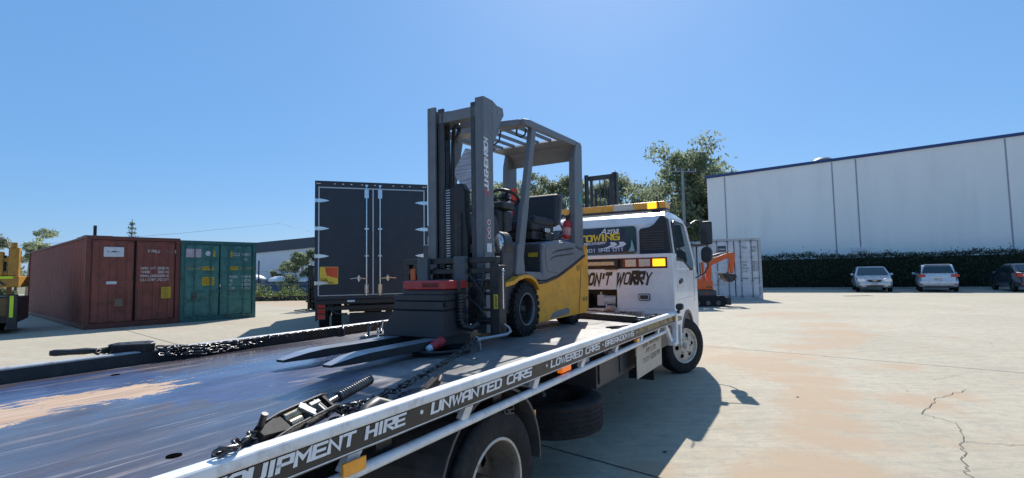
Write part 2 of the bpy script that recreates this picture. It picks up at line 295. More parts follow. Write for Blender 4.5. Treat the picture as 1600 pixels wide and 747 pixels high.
# ---------------------------------------------------------------- ground and yard
def ground_material():
    m = bpy.data.materials.new('yard_concrete'); m.use_nodes = True; n = m.node_tree.nodes; l = m.node_tree.links; b = n['Principled BSDF']
    geo = n.new('ShaderNodeNewGeometry'); pos = geo.outputs['Position']
    def noise(sc, det=8, rg=.65, vec=None, dist=0):
        z = n.new('ShaderNodeTexNoise'); z.inputs['Scale'].default_value = sc; z.inputs['Detail'].default_value = det; z.inputs['Roughness'].default_value = rg; z.inputs['Distortion'].default_value = dist
        l.new(vec or pos, z.inputs['Vector']); return z.outputs['Fac']
    def rng(x, a, c, d=0, e=1):
        r = n.new('ShaderNodeMapRange'); r.inputs[1].default_value = a; r.inputs[2].default_value = c; r.inputs[3].default_value = d; r.inputs[4].default_value = e; l.new(x, r.inputs[0]); return r.outputs[0]
    def mix(f, a, c, mode='MIX'):
        x = n.new('ShaderNodeMix'); x.data_type = 'RGBA'; x.blend_type = mode
        if isinstance(f, float): x.inputs[0].default_value = f
        else: l.new(f, x.inputs[0])
        for i, v in ((6, a), (7, c)):
            if isinstance(v, tuple): x.inputs[i].default_value = v+(1,)
            else: l.new(v, x.inputs[i])
        return x.outputs[2]
    def mth(op, a, c):
        x = n.new('ShaderNodeMath'); x.operation = op
        for i, v in ((0, a), (1, c)):
            if isinstance(v, (int, float)): x.inputs[i].default_value = v
            else: l.new(v, x.inputs[i])
        return x.outputs[0]
    c = mix(rng(noise(.35, 10, .7), .35, .65), (.39, .342, .258), (.475, .42, .325))
    mp = n.new('ShaderNodeMapping'); mp.inputs['Rotation'].default_value = (0, 0, radians(28)); mp.inputs['Scale'].default_value = (1.2, 9, 1); l.new(pos, mp.inputs[0])
    c = mix(rng(noise(1.4, 8, .7, mp.outputs[0], .6), .46, .70, 0, .65), c, (.27, .255, .21))
    c = mix(rng(noise(6, 10, .75), .48, .68, 0, .55), c, (.24, .23, .19))
    c = mix(rng(noise(40, 6, .8), .54, .70, 0, .6), c, (.19, .18, .155))
    c = mix(rng(noise(16, 8, .8), .50, .66, 0, .5), c, (.25, .235, .19)); c = mix(rng(noise(90, 4, .8), .58, .70, 0, .5), c, (.60, .57, .48))
    # red-brown clay stains left on the slab: soft blobs at the places of the stains, broken up by noise
    tot = None; wob = noise(1.3, 7, .7)
    for (x, y, r, st) in ((1.3, 3.1, .6, .8), (1.8, 3.5, .55, 1), (2.25, 3.9, .5, 1), (2.6, 4.4, .5, 1), (2.95, 4.95, .5, 1), (3.25, 5.5, .5, 1), (3.55, 6.1, .55, 1), (3.75, 6.8, .65, 1), (3.85, 7.6, .75, 1), (3.7, 8.5, .9, 1), (3.1, 9.3, 1.0, .9), (4.7, 8.6, .9, .6), (5.5, 9.4, .9, .6), (6.3, 10.3, .9, .8), (7.1, 11.4, 1.1, .9), (7.9, 13, 1.2, .6), (8.6, 16.2, 2.0, .6), (4.3, 5.7, .5, .7), (4.9, 5.75, .35, .7), (1.0, 3.8, .35, .7), (5.5, 7.6, .5, .45), (-10.5, 27.5, 2.5, 1.5), (-14, 30.5, 3, 1.5), (-8, 26, 2, 1.2)):
        mp2 = n.new('ShaderNodeMapping'); mp2.vector_type = 'POINT'; r *= 1.1; mp2.inputs['Location'].default_value = (-x/r, -y/r, 0); mp2.inputs['Scale'].default_value = (1/r, 1/r, 0)
        l.new(pos, mp2.inputs[0]); g = n.new('ShaderNodeTexGradient'); g.gradient_type = 'SPHERICAL'; l.new(mp2.outputs[0], g.inputs[0])
        v = mth('MULTIPLY', g.outputs['Fac'], st*1.5); tot = v if tot is None else mth('MAXIMUM', tot, v)
    msk = mth('MULTIPLY', rng(mth('ADD', tot, mth('MULTIPLY', mth('SUBTRACT', wob, .5), 3.2)), .12, .85), .80)
    c = mix(msk, c, (.395, .285, .19))
    ns = noise(2.2, 9, .75); c = mix(rng(ns, .60, .68, 0, .35), c, (.44, .33, .25))
    l.new(c, b.inputs['Base Color']); b.inputs['Roughness'].default_value = .85; b.inputs['Specular IOR Level'].default_value = .25
    bp = n.new('ShaderNodeBump'); bp.inputs['Strength'].default_value = .35; bp.inputs['Distance'].default_value = .01; l.new(noise(55, 6, .7), bp.inputs['Height']); l.new(bp.outputs[0], b.inputs['Normal'])
    return m
earth = mat('dry_grass_earth', (.17, .15, .085), .95, 0, .3, .5, dirt=(.09, .10, .04), dscale=1.2, damt=.9, bump=.4, bscale=4)
g = MB(); g.box(-2500, 2500, -2500, 2500, -.6, -.02); solo('ground', g, earth, None, None, kind='structure')
jointm = mat('joint_filler', (.035, .033, .03), .9, 0, .3, 8)
y = MB(); y.box(-60, 75, -40, 60, -.02, 0)
def strip(mb, pts, w, z=.004):
    for k, (a, b) in enumerate(zip(pts, pts[1:])):
        a = Vector((a[0], a[1], z+.0003*(k % 2))); b = Vector((b[0], b[1], z+.0003*(k % 2))); d = (b-a).normalized(); s = Vector((-d.y, d.x, 0))*w/2
        mb.add([a-s, b-s, b+s, a+s], [(0, 1, 2, 3)])
y.m = 1
jd = Vector((.736, -.677)); jn = Vector((.677, .736)); j0 = Vector((3.52, 9.93))
for k in (-1, 0, 2, 4): a = j0+jn*k*6.3; strip(y, [a-jd*60, a+jd*60], .013)
for k in (-3, 3): a = j0+jd*(k*9.5-4.6); strip(y, [a-jn*60, a+jn*60], .008, .0052)
y.m = 2
rr = random.Random(3)
def crack(mb, ctrl, w, jit=.022, n=8):
    pts = []
    for a, b in zip(ctrl, ctrl[1:]):
        for k in range(n): t = k/n; pts.append((a[0]+(b[0]-a[0])*t+rr.uniform(-jit, jit), a[1]+(b[1]-a[1])*t+rr.uniform(-jit, jit)))
    pts.append(ctrl[-1]); strip(mb, pts, w, .0065)
crack(y, [(5.25, 6.05), (4.6, 5.7), (3.98, 5.12)], .007)
crack(y, [(3.98, 5.12), (4.05, 4.8), (3.68, 4.32), (3.35, 3.95), (3.1, 3.6), (2.8, 3.2)], .006)
crack(y, [(3.68, 4.32), (4.0, 4.2), (4.45, 4.3)], .006)
crack(y, [(5.9, 6.9), (5.3, 6.6), (4.9, 6.9)], .004)
y.m = 1
for _ in range(26):     # small dark spots and stones lying on the slab
    a = rr.uniform(-.3, 1.2); d = rr.uniform(3.2, 16); cx, cy = d*sin(a)*.9+1, d*cos(a); r = rr.uniform(.008, .024)
    y.add([(cx+r*cos(t*pi/3.5)*rr.uniform(.7, 1.2), cy+r*sin(t*pi/3.5)*rr.uniform(.7, 1.2), .0075) for t in range(7)], [tuple(range(7))])
y.m = 1; y.box(16.6, 17.9, 25.55, 25.95, .001, .006)
solo('concrete_yard', y, [ground_material(), jointm, mat('crack_dark', (.11, .105, .09), .95, 0, .3, 8)], None, None, kind='structure')

# ---------------------------------------------------------------- warehouses
W1 = Vector((15.67, 40.6)); W2 = Vector((33.8, 32.8)); wd = (W2-W1).normalized(); wn = Vector((-wd.y, wd.x))   # wn points away from the yard
def wp(t, off): p = W1+wd*t+wn*off; return (p.x, p.y)
ang = atan2(wd.y, wd.x)
wall_m = mat('precast_wall', (.88, .86, .82), .7, 0, .035, .25, dirt=(.76, .74, .71), dscale=.8, damt=.5, stretch=(1, 1, .14))
wall_g = mat('wall_groove', (.34, .34, .36), .8); bluem = mat('blue_trim', (.025, .06, .20), .45)
wh = thing('warehouse', 'large white precast warehouse with a blue roof edge behind the hedge and parked cars', 'warehouse', (W1.x, W1.y, 0), ang)
L = 52; hz = lambda x: 8.71+x*.058
b = MB(); b.prism([(0, -.1), (L, -.1), (L, hz(L)), (0, hz(0))], 1, 0, 32); part('wall', b, wall_m, wh)
for x in (1.31, 8.61, 10.09, 18.45, 26, 30, 38): b = MB(); b.box(x-.045, x+.045, -.012, -.004, .3, hz(x)-.05); part('panel_joint', b, wall_g, wh)
b = MB(); b.prism([(-.15, hz(0)+.02), (L, hz(L)+.02), (L, hz(L)+.19), (-.15, hz(0)+.19)], 1, -.12, 32.2); part('roof_edge', b, bluem, wh)
b = MB(); b.lathe([(.02, .75), (.5, .66), (.8, .4), (.85, .1), (.8, 0)], (8.25, 1.3, hz(8.3)-.12), (0, 0, 1), 24); part('roof_ventilator', b, mat('vent_grey', (.2, .2, .21), .5), wh)
b = MB(); b.box(9.5, 10.4, -.1, -.005, 2.55, 2.85); part('wall_box', b, whitem, wh)
# far left warehouse
fm = mat('grey_tilt_wall', (.66, .69, .74), .75, 0, .04, .4); fdk = mat('dark_fascia', (.055, .07, .095), .6)
fd = Vector((6.6, 0.0)); 
fl = thing('warehouse', 'grey warehouse with a dark fascia seen past the green container', 'warehouse', (-44, 66, 0), radians(-6))
b = MB(); b.prism([(0, 0), (38, 0), (38, 7.6), (0, 5.0)], 1, 0, 30); part('wall', b, fm, fl)
b = MB(); b.prism([(-.2, 5.0-1.25), (38, 7.6-1.25), (38, 7.65), (-.2, 5.05)], 1, -.15, -.01); b.box(20.6, 21.5, -.12, -.01, 0, 5.4); b.box(9.6, 10.3, -.12, -.01, 0, 4.6); part('fascia', b, fdk, fl)
b = MB(); b.cyl((25.8, -.2, 3.2), (25.8, -.2, 6.7), .07); part('downpipe', b, whitem, fl)
# kerb in front of the hedge
b = MB()
P_ = [wp(-14, -3.85), wp(40, -3.85), wp(40, -3.6), wp(-14, -3.6)]
b.prism(P_, 2, 0, .12); solo('kerb', b, mat('kerb_concrete', (.30, .29, .27), .85, 0, .15, 3), None, None, kind='structure')

# ---------------------------------------------------------------- leaves
def leafmat(name, col, tr=.45, isl=.4):
    m = mat(name, col, .6, 0, .22, .8, island=isl); n = m.node_tree.nodes; l = m.node_tree.links; b = n['Principled BSDF']; o = n['Material Output']
    t = n.new('ShaderNodeBsdfTranslucent'); mx = n.new('ShaderNodeMixShader'); mx.inputs[0].default_value = tr; src = b.inputs['Base Color'].links[0].from_socket
    l.new(src, t.inputs['Color']); l.new(b.outputs[0], mx.inputs[1]); l.new(t.outputs[0], mx.inputs[2]); l.new(mx.outputs[0], o.inputs['Surface']); return m
leaf_dark = mat('hedge_leaves', (.022, .036, .016), .6, 0, .25, 1.5, island=.45)
leaf_gum = leafmat('gum_leaves', (.24, .27, .17), .55)
leaf_gum2 = leafmat('pale_leaves', (.26, .30, .18), .55)
leaf_pine = leafmat('conifer_leaves', (.07, .11, .05))
bark = mat('bark', (.16, .13, .10), .85, 0, .3, 5); barkp = mat('pale_bark', (.30, .27, .22), .8, 0, .25, 4)
RN = np.random.RandomState(11)
def leafmesh(name, C, size, m, parent=None, droop=.3):
    n = len(C); a = RN.normal(size=(n, 3)); a /= np.linalg.norm(a, axis=1)[:, None]; b_ = RN.normal(size=(n, 3)); b_ -= (b_*a).sum(1)[:, None]*a; b_ /= np.linalg.norm(b_, axis=1)[:, None]
    a[:, 2] -= droop; s = size*RN.uniform(.55, 1.35, (n, 1)); w = s*RN.uniform(.35, .6, (n, 1))
    v = np.stack([C-a*s*.5, C+b_*w*.5, C+a*s*.5, C-b_*w*.5], 1).reshape(-1, 3)
    me = bpy.data.meshes.new(name); me.vertices.add(4*n); me.vertices.foreach_set('co', v.ravel()); me.loops.add(4*n); me.loops.foreach_set('vertex_index', np.arange(4*n, dtype=np.int32))
    me.polygons.add(n); me.polygons.foreach_set('loop_start', np.arange(0, 4*n, 4, dtype=np.int32)); me.polygons.foreach_set('loop_total', np.full(n, 4, dtype=np.int32)); me.update(calc_edges=True); me.materials.append(m)
    o = bpy.data.objects.new(name, me); COL.objects.link(o)
    if parent: o.parent = parent; BASE[o] = Vector((0, 0, 0))
    return o
def tree(name, label, loc, h, rad, leaf, lm, bm_, n_clump=40, per=240, trunk=.3, low=.35, seed=1, group=None, flat=.75, cr=.32, spread=1):
    r_ = random.Random(seed); t = thing(name, label, 'tree', loc, r_.uniform(0, 6), group); mb = MB(); cl = []
    top = Vector((r_.uniform(-.06, .06)*h, r_.uniform(-.06, .06)*h, h*.82)); tp = [Vector((0, 0, -.1)), Vector((top.x*.2, top.y*.3, h*.3)), Vector((top.x*.6, top.y*.5, h*.58)), top]
    mb.tube(tp, trunk, 8, rs=[trunk, trunk*.75, trunk*.45, trunk*.12])
    nb = max(6, n_clump//5)
    for i in range(nb):
        f = low+(.8-low)*i/(nb-1)+r_.uniform(-.03, .03); zz = h*f; base = Vector((top.x*f, top.y*f, zz)); az = i*2.4+r_.uniform(-.4, .4)
        prof = sin(pi*min(1, max(.12, (f-low)/(1.02-low)*.8+.18)))**.6; ln = rad*prof*r_.uniform(.65, 1.08)
        end = base+Vector((cos(az)*ln, sin(az)*ln, h*r_.uniform(.08, .2))); mid = (base+end)/2+Vector((0, 0, -h*.01))
        mb.tube([base, mid, end], .1, 6, rs=[trunk*.38, trunk*.22, trunk*.07])
        for j in range(5):
            q = base.lerp(end, r_.uniform(.45, 1.08))+Vector((r_.gauss(0, 1), r_.gauss(0, 1), r_.gauss(0, .7)))*rad*.17*spread
            cl.append((q, rad*cr*r_.uniform(.55, 1.1))); mb.tube([base.lerp(end, .6), q], .03, 4, rs=[trunk*.12, trunk*.04])
    for j in range(n_clump//6): cl.append((top+Vector((r_.gauss(0, .3)*rad, r_.gauss(0, .3)*rad, r_.uniform(-.05, .16)*h)), rad*cr*r_.uniform(.5, .9)))
    part('trunk', mb, bm_, t, fixn=False); P_ = []
    for q, s in cl:
        n = int(per*r_.uniform(.6, 1.3)); d = RN.normal(size=(n, 3)); d /= np.linalg.norm(d, axis=1)[:, None]; rr_ = s*RN.uniform(.25, 1, (n, 1))**.6
        P_.append(np.array(q)+d*rr_*np.array([1, 1, flat])*(1+.35*RN.normal(size=(n, 1))*.6))
    leafmesh('crown', np.concatenate(P_), leaf, lm, t); return t
def conifer(name, label, loc, h, rad, seed=1, lm=None, tiers=16, leaf=.14, per=55, group=None):
    r_ = random.Random(seed); t = thing(name, label, 'tree', loc, 0, group); mb = MB(); mb.tube([(0, 0, 0), (0, 0, h)], .1, 7, rs=[h*.022, h*.003]); P_ = []
    for i in range(tiers):
        z = h*(.15+.84*i/tiers); ln = rad*(1-i/tiers)**.8+.05
        for k in range(6):
            az = i*1.1+k*pi/3+r_.uniform(-.2, .2); e = Vector((cos(az)*ln, sin(az)*ln, z+ln*.28)); mb.tube([(0, 0, z), e], .02, 4, rs=[h*.004, h*.0015])
            tt = RN.uniform(.25, 1, (per, 1)); P_.append(np.array([0, 0, z])+(np.array(e)-np.array([0, 0, z]))*tt+RN.normal(size=(per, 3))*leaf*.55)
    part('trunk', mb, bark, t, fixn=False); leafmesh('crown', np.concatenate(P_), leaf, lm or leaf_pine, t); return t
# hedge along the foot of the warehouse wall
hd = thing('hedge', 'long dark clipped hedge at the foot of the white warehouse wall behind the cars', 'hedge', (W1.x, W1.y, 0), ang)
b = MB(); b.box(-10, 46, -2.95, -2.0, 0, 2.05); part('hedge_core', b, mat('hedge_core', (.012, .018, .008), .95), hd)
n = 52000; X = RN.uniform(-10, 30, n); face = RN.uniform(size=n) < .72
Yl = np.where(face, -3.02+RN.normal(size=n)*.12, RN.uniform(-3.1, -1.9, n)); Zl = np.where(face, RN.uniform(0, 2.3, n), 2.2+RN.normal(size=n)*.11+.07*np.sin(X*1.3)+.05*np.sin(X*4.1)+.06*np.sin(X*.37))
Zl += np.where(~face, np.clip(RN.normal(size=n)-1.6, 0, 2)*.25, 0)
leafmesh('foliage', np.stack([X, Yl, Zl+.0*X], 1), .12, leaf_dark, hd)
b = MB(); b.prism([wp(-14, -3.6), wp(40, -3.6), wp(40, -1.2), wp(-14, -1.2)], 2, 0, .09); solo('garden_bed', b, mat('mulch', (.05, .04, .03), .95, 0, .4, 4), None, None, kind='structure')
# trees
def rayx(px, d): return (px-800)/800*d
tree('gum_tree', 'tall spreading gum tree with an airy crown rising beside the white warehouse wall', (rayx(1078, 52), 52, 0), 12.9, 5.1, .38, leaf_gum2, barkp, 74, 260, .34, .30, 5, 'trees behind the tow truck', spread=1.1)
tree('gum_tree', 'darker dense gum tree directly behind the utility pole and the cab mirrors', (rayx(1118, 56), 56, 0), 11.6, 4.8, .40, leaf_gum, bark, 80, 300, .3, .15, 9, 'trees behind the tow truck')
tree('gum_tree', 'low bushy gum tree between the amber light bar and the tall gum', (rayx(1048, 60), 60, 0), 9.0, 4.2, .36, leaf_gum2, bark, 40, 220, .25, .12, 12, 'trees behind the tow truck')
for k, (px, d, h, r_, lab) in enumerate([(748, 62, 12.6, 4.2, 'olive tree glimpsed between the forklift mast channels'), (778, 60, 12.2, 4.0, 'olive tree behind the forklift steering wheel'), (812, 64, 12.9, 4.0, 'olive tree behind the front pillar of the yellow forklift'),
        (848, 60, 12.9, 3.2, 'thin topped tree rising above the forklift seat'), (893, 62, 12.6, 3.4, 'tree just past the rear pillar of the yellow forklift'), (938, 62, 12.9, 3.8, 'tree seen through the tall black forklift mast'), (985, 62, 13.2, 4.0, 'feathery tree above the amber light bar')]):
    tree('bush_tree', lab, (rayx(px, d), d, 0), h, r_, .34, leaf_gum2 if k % 3 else leaf_gum, bark, 45, 200, .18, .1, 20+k, 'trees behind the tow truck', spread=1.2)
tree('leaning_tree', 'wispy windswept tree behind the far end of the red container', (rayx(42, 33), 33, 0), 4.7, 1.4, .16, leaf_gum2, barkp, 22, 80, .1, .2, 41, spread=1.3, cr=.26)
tree('leaning_tree', 'bushy tree between the yellow machine and the red container', (rayx(24, 31), 31, 0), 4.1, 1.5, .2, leaf_gum2, bark, 24, 150, .1, .1, 42)
conifer('norfolk_pine', 'small spindly pine tip standing behind the red container', (rayx(204, 44), 44, 0), 6.7, .85, 3, leaf_pine, 14, .13, 16)
for k, (px, d, h, r_) in enumerate([(448, 40, 2.7, 1.1), (470, 38, 3.3, 1.3), (488, 39, 3.2, 1.2)]):
    tree('green_shrub', ['low green shrub, leftmost of three in front of the grey warehouse', 'tallest green shrub in front of the grey warehouse', 'green shrub partly hidden by the edge of the black box truck'][k], (rayx(px, d), d, 0), h, r_, .19, leaf_gum2, bark, 24, 200, .07, .1, 50+k, 'shrubs in front of the grey warehouse')
# weeds along the fence
n = 9000; X = RN.uniform(-21, -8, n); Yw = 32.6+RN.normal(size=n)*.5; Zw = np.abs(RN.normal(size=n))*.32*(1+.5*np.sin(X*3))+.02
o = leafmesh('weeds', np.stack([X, Yw, Zw], 1), .17, leafmat('weed_leaves', (.15, .19, .06), .35, .5), droop=-.4); tag(o, None, None, None, 'stuff')
b = MB(); b.box(-12, 12, -.12, .12, 0, .28); o = solo('timber_kerb', b, mat('dark_timber', (.05, .04, .035), .9, 0, .3, 3), 'low dark edging beam at the foot of the weeds', 'edging'); o.location = (-9.5, 32.0, 0); o.rotation_euler = (0, 0, radians(3))
fe = thing('wire_fence', 'wire fence on thin posts behind the green weeds', 'fence', (-15, 33.4, 0))
gm = mat('galvanised', (.30, .31, .32), .45, .5, .1, 9)
for x in (-8, -4.5, -1.53, 2, 5.5): m_ = MB(); m_.cyl((x, 0, 0), (x, 0, 2.55 if x == -1.53 else 1.9), .045, n=8); part('post', m_, gm if x != -1.53 else blackm, fe)
m_ = MB()
for z in (.5, 1.0, 1.45, 1.85): m_.tube([(-8, 0, z), (-4.5, .0, z-.03), (-1.53, 0, z), (2, 0, z-.03), (5.5, 0, z+.05)], .009, 4)
for k in range(90): x = -8+13.5*k/89; m_.tube([(x, 0, .05), (x, 0, 1.85)], .004, 3)
part('wire_mesh', m_, gm, fe, fixn=False)
# utility pole
up_ = thing('utility_pole', 'slim grey utility pole with a crossarm in front of the gum trees', 'pole', (rayx(1071, 45), 45, 0))
b = MB(); b.cyl((0, 0, 0), (0, 0, 10.45), .17, .11, 12); part('pole', b, mat('pole_grey', (.30, .31, .30), .8, 0, .1, 4), up_)
b = MB(); b.bar((-1.3, 0, 10.2), (1.3, .3, 10.2), .1, .1); part('crossarm', b, gm, up_)
for x in (-1.2, -.6, .6, 1.2): b = MB(); b.cyl((x, x*.11, 10.25), (x, x*.11, 10.45), .05, .03, 8); part('insulator', b, whitem, up_)
b = MB(); b.bar((.1, -.1, 10.3), (-1.5, -.5, 10.6), .04); b.box(-1.75, -1.4, -.6, -.45, 10.57, 10.65); part('lamp_arm', b, gm, up_)
b = MB(); b.tube([(-60, 46, 4.2), (-50, 52, 5.1), (-38, 58, 6.6), (-30, 66, 8.4), (-28, 90, 7)], .012, 4)
solo('power_line', b, blackp, 'thin power line crossing the sky behind the far end of the red container', 'power line')
# ---------------------------------------------------------------- shipping containers
def container(label, c0, c2dir, L, W_, H_, col, dirt, style, base_z=0, group='shipping containers in the yard'):
    # local x along the door face, local y away from the yard; origin at the near corner of the door face
    a = atan2(c2dir[1], c2dir[0]); t = thing('shipping_container', label, 'container', (c0[0], c0[1], base_z), a, group)
    m = mat(style+'_container_paint', col, .6, 0, .14, 2.2, dirt=dirt, dscale=3.5, damt=.35 if style == 'pale' else .8, bump=.08, bscale=18)
    m2 = mat(style+'_container_frame', tuple(c*.72 for c in col), .6, 0, .2, 5, dirt=dirt, dscale=6, damt=.9)
    b = MB()
    for x in (0, W_-.12): b.box(x, x+.12, 0, .12, .0, H_); b.box(x, x+.12, L-.12, L, 0, H_)
    for z in ((.0, .16), (H_-.11, H_)): b.box(.12, W_-.12, .005, .115, *z); b.box(.12, W_-.12, L-.115, L-.005, *z)
    for x in (0.004, W_-.084):
        for z in ((.02, .15), (H_-.07, H_-.01)): b.box(x, x+.08, .12, L-.12, *z)
    part('frame', b, m2, t)
    b = MB(); pts = []; n = int((L-.24)/.28)          # corrugated side walls
    for side in (0, 1):
        X0 = .055 if side == 0 else W_-.055; sg = -1 if side == 0 else 1; v = []; yy = .12; prof = []
        st = (L-.24)/n
        for k in range(n): q = .12+k*st; prof += [(q, 0), (q+st*.26, 0), (q+st*.5, .036), (q+st*.76, .036)]
        prof.append((L-.12, 0))
        for (q, d) in prof: v += [(X0+sg*(.02-d), q, .14), (X0+sg*(.02-d), q, H_-.06)]
        b.add(v, [(2*i, 2*i+2, 2*i+3, 2*i+1) for i in range(len(prof)-1)])
    part('side_wall', b, m, t)
    b = MB(); b.box(.03, W_-.03, .03, L-.03, H_-.05, H_-.02); part('roof', b, m2, t)
    b = MB(); b.box(.05, W_-.05, L-.06, L-.03, .1, H_-.1); part('end_wall', b, m2, t)
    b = MB(); b.box(.05, W_-.05, .06, L-.06, .1, .14); part('floor', b, m2, t)
    mid = W_/2; doors = []
    b = MB(); b.box(.11, W_-.11, .072, .085, .15, H_-.11); part('door_gasket', b, mat('hole_black', (.004, .004, .004), .9), t); gp = .034 if style == 'red' else .022
    for (x0, x1) in ((.135, mid-gp), (mid+gp, W_-.135)):
        b = MB(); b.box(x0, x1, .035, .07, .17, H_-.12)
        if style == 'red':
            k = 5; w = (x1-x0)/k
            for i in range(k):
                if i % 2 == 0: b.box(x0+i*w+.03, x0+(i+1)*w-.03, .008, .034, .22, H_-.17)
        else:
            nb = 5; hh = (H_-.34)/nb
            for i in range(nb): b.box(x0+.04, x1-.04, .018, .034, .2+i*hh+.05, .2+(i+1)*hh-.02)
        doors.append(part('door', b, m, t, .006, 1))
    d0, d1 = doors
    if style != 'red':
        for d, xs in ((d0, (.42, .92)), (d1, (mid+.28, mid+.78))):
            for x in xs:
                b = MB(); b.cyl((x, -.005, .1), (x, -.005, H_-.05), .018, n=8)
                for z in (.16, .9, H_-.9, H_-.16): b.box(x-.045, x+.045, -.012, .018, z-.04, z+.04)
                b.box(x-.01, x+.30, -.03, -.012, .98, 1.02); part('locking_bar', b, m2 if style == 'green' else mat('bar_grey', (.16, .18, .20), .5, 0, .15, 9), d)
    else:
        for d, x0 in ((d0, .60), (d1, mid+.10)):
            b = MB(); w = .46 if d is d0 else .50
            for x in (x0, x0+w): b.bar((x, -.004, .55), (x, -.004, 1.18), .035, .03)
            for z in (.56, 1.17): b.box(x0, x0+w, -.012, .006, z, z+.03)
            if d is d0:
                for z in (.86, 1.02): b.box(x0, x0+w, -.012, .004, z, z+.02)
            pass; part('recess_panel', b, mat('worn_red', (.19, .075, .055), .65, 0, .25, 9), d)
    return t, d0, d1, m2
cdir = Vector((.655, .756)); cy = Vector((-.756, .655))
rc0 = Vector((-12.63, 15.15)); rr_, rd0, rd1, rm2 = container('long rust-red container with an exhaust stub on its roof', rc0, cdir, 12.19, 2.44, 2.79, (.21, .062, .045), (.09, .035, .025), 'red')
gc0 = rc0+cdir*2.47+cy*.05; gr_, gd0, gd1, gm2 = container('teal green container standing against the rust-red one', gc0, cdir, 12.19, 2.44, 2.74, (.06, .20, .185), (.03, .06, .05), 'green')
ZS = 1.07
stk = mat('sticker_white', (.6, .62, .66), .5, 0, .1, 12); sty = mat('sticker_yellow', (.55, .38, .03), .5, 0, .2, 14, dirt=(.1, .08, .03), dscale=25, damt=.7)
def plate(par, x0, x1, z0, z1, m, y=.0045, name='sticker'):
    z0 *= ZS; z1 *= ZS; b = MB(); b.prism(rrect(x0, x1, z0, z1, min(.015, (z1-z0)*.2), 2), 1, y-.004, y); return part(name, b, m, par)
def wr(par, txt, x0, x1, z, h, m=lettw, y=.0035, t=.8, name='lettering'):
    z *= ZS; b = MB(); letter(b, txt, (x0, y, z), (x1, y, z), (0, 0, 1), (0, -1, 0), h, t); return part(name, b, m, par)
q = plate(rd0, .42, .92, 2.02, 2.30, stk); b = MB(); b.add([(.56, -.001, 2.30), (.66, -.001, 2.34), (.83, -.001, 2.315), (.68, -.001, 2.30)], [(0, 1, 2, 3)]); b.box(.5, .55, -.002, 0, 2.31, 2.33); part('sticker_logo', b, lettdk, rd0)
plate(rd0, .50, .76, 1.24, 1.32, stk); plate(rd0, .72, .92, .60, .82, mat('notice_brown', (.16, .13, .09), .6, 0, .2, 20), y=-.013)
wr(rd1, 'W PHLU', mid_ := 1.54, 1.86, 2.16, .085); wr(rd1, '178190', 2.0, 2.26, 2.16, .075, mat('faded_lettering', (.20, .15, .14), .6)); wr(rd1, '6', 2.30, 2.35, 2.16, .085)
for k, (a_, c_) in enumerate([('MAX.WT.', '30480 KG'), ('TARE', '3800 KG'), ('PAYLOAD', '26680 KG'), ('CU.CAP.', '2700 CU.FT')]):
    wr(rd1, a_, 1.37, 1.37+.062*len(a_), 1.66-k*.115, .065); wr(rd1, c_, 1.82, 2.13, 1.66-k*.115, .065)
plate(rd1, 1.93, 2.20, .78, 1.12, sty); 
for k in range(6): wr(rd1, 'CAUTION'[:4+k % 4], 1.97, 2.12+.01*(k % 3), 1.06-k*.05, .03, lettdk, .0)
b = MB(); b.cyl((.35, .9, 2.79), (.35, .9, 3.17), .045, n=12); b.box(.05, .75, .6, 1.0, 2.785, 2.84); b.box(.02, .3, .3, 1.6, 2.785, 2.815); part('roof_stub', b, blackm, rr_, .01)
# green container stickers and numbers
plate(gd0, .16, .62, 2.03, 2.30, mat('sticker_pale', (.5, .42, .46), .5, 0, .1, 9), y=.0135); b = MB(); b.cyl((.83, .0045, 2.31), (.83, .0005, 2.31), .085, n=24); part('sticker', b, stk, gd0)
plate(gd0, 1.0, 1.06, 2.05, 2.26, sty, y=.0135); plate(gd0, .66, 1.02, 1.62, 1.74, sty, y=.0135); plate(gd0, .66, 1.04, 1.13, 1.40, sty, y=.0135)
plate(gd1, 1.55, 1.62, 2.05, 2.24, sty, y=.0135); plate(gd1, 1.52, 1.82, 1.62, 1.74, sty, y=.0135)
for d, x in ((gd0, .18), (gd1, 1.9)): wr(d, 'CHINASHIP', x, x+.42, 1.65, .06, lettg)
for k in range(4): wr(gd0, 'CAUTION 96 HIGH'[k*2:k*2+8], .70, 1.0, 1.33-k*.055, .035, lettdk, .0085)
wr(gd0, 'CAUTION', .7, .98, 1.66, .05, lettdk, .0085); wr(gd1, 'CAUTION', 1.55, 1.79, 1.66, .05, lettdk, .0085)
wr(gd1, 'CCLU', 1.64, 1.86, 2.10, .09); wr(gd1, '406829 5', 1.96, 2.22, 2.10, .09); wr(gd1, '45G1', 1.98, 2.16, 1.94, .08)
for k, (a_, c_) in enumerate([('MAX.GROSS', '30480 KG'), ('TARE', '3900 KG'), ('NET', '26580 KG'), ('CU.CAP', '76.3 CU.M')]): wr(gd1, a_, 1.50, 1.50+.034*len(a_), 1.36-k*.13, .075); wr(gd1, c_, 1.95, 2.26, 1.36-k*.13, .075)
b = MB(); b.box(1.19, 1.27, -.05, .0, 1.22, 1.27); b.cyl((1.23, -.03, 1.16), (1.23, -.03, 1.24), .03, n=10); part('padlock', b, chrome, gd1)
plate(gd0, .34, .50, .72, .92, mat('rust_patch', (.10, .05, .035), .7, 0, .3, 15), y=.0135)
ZS = 1.0
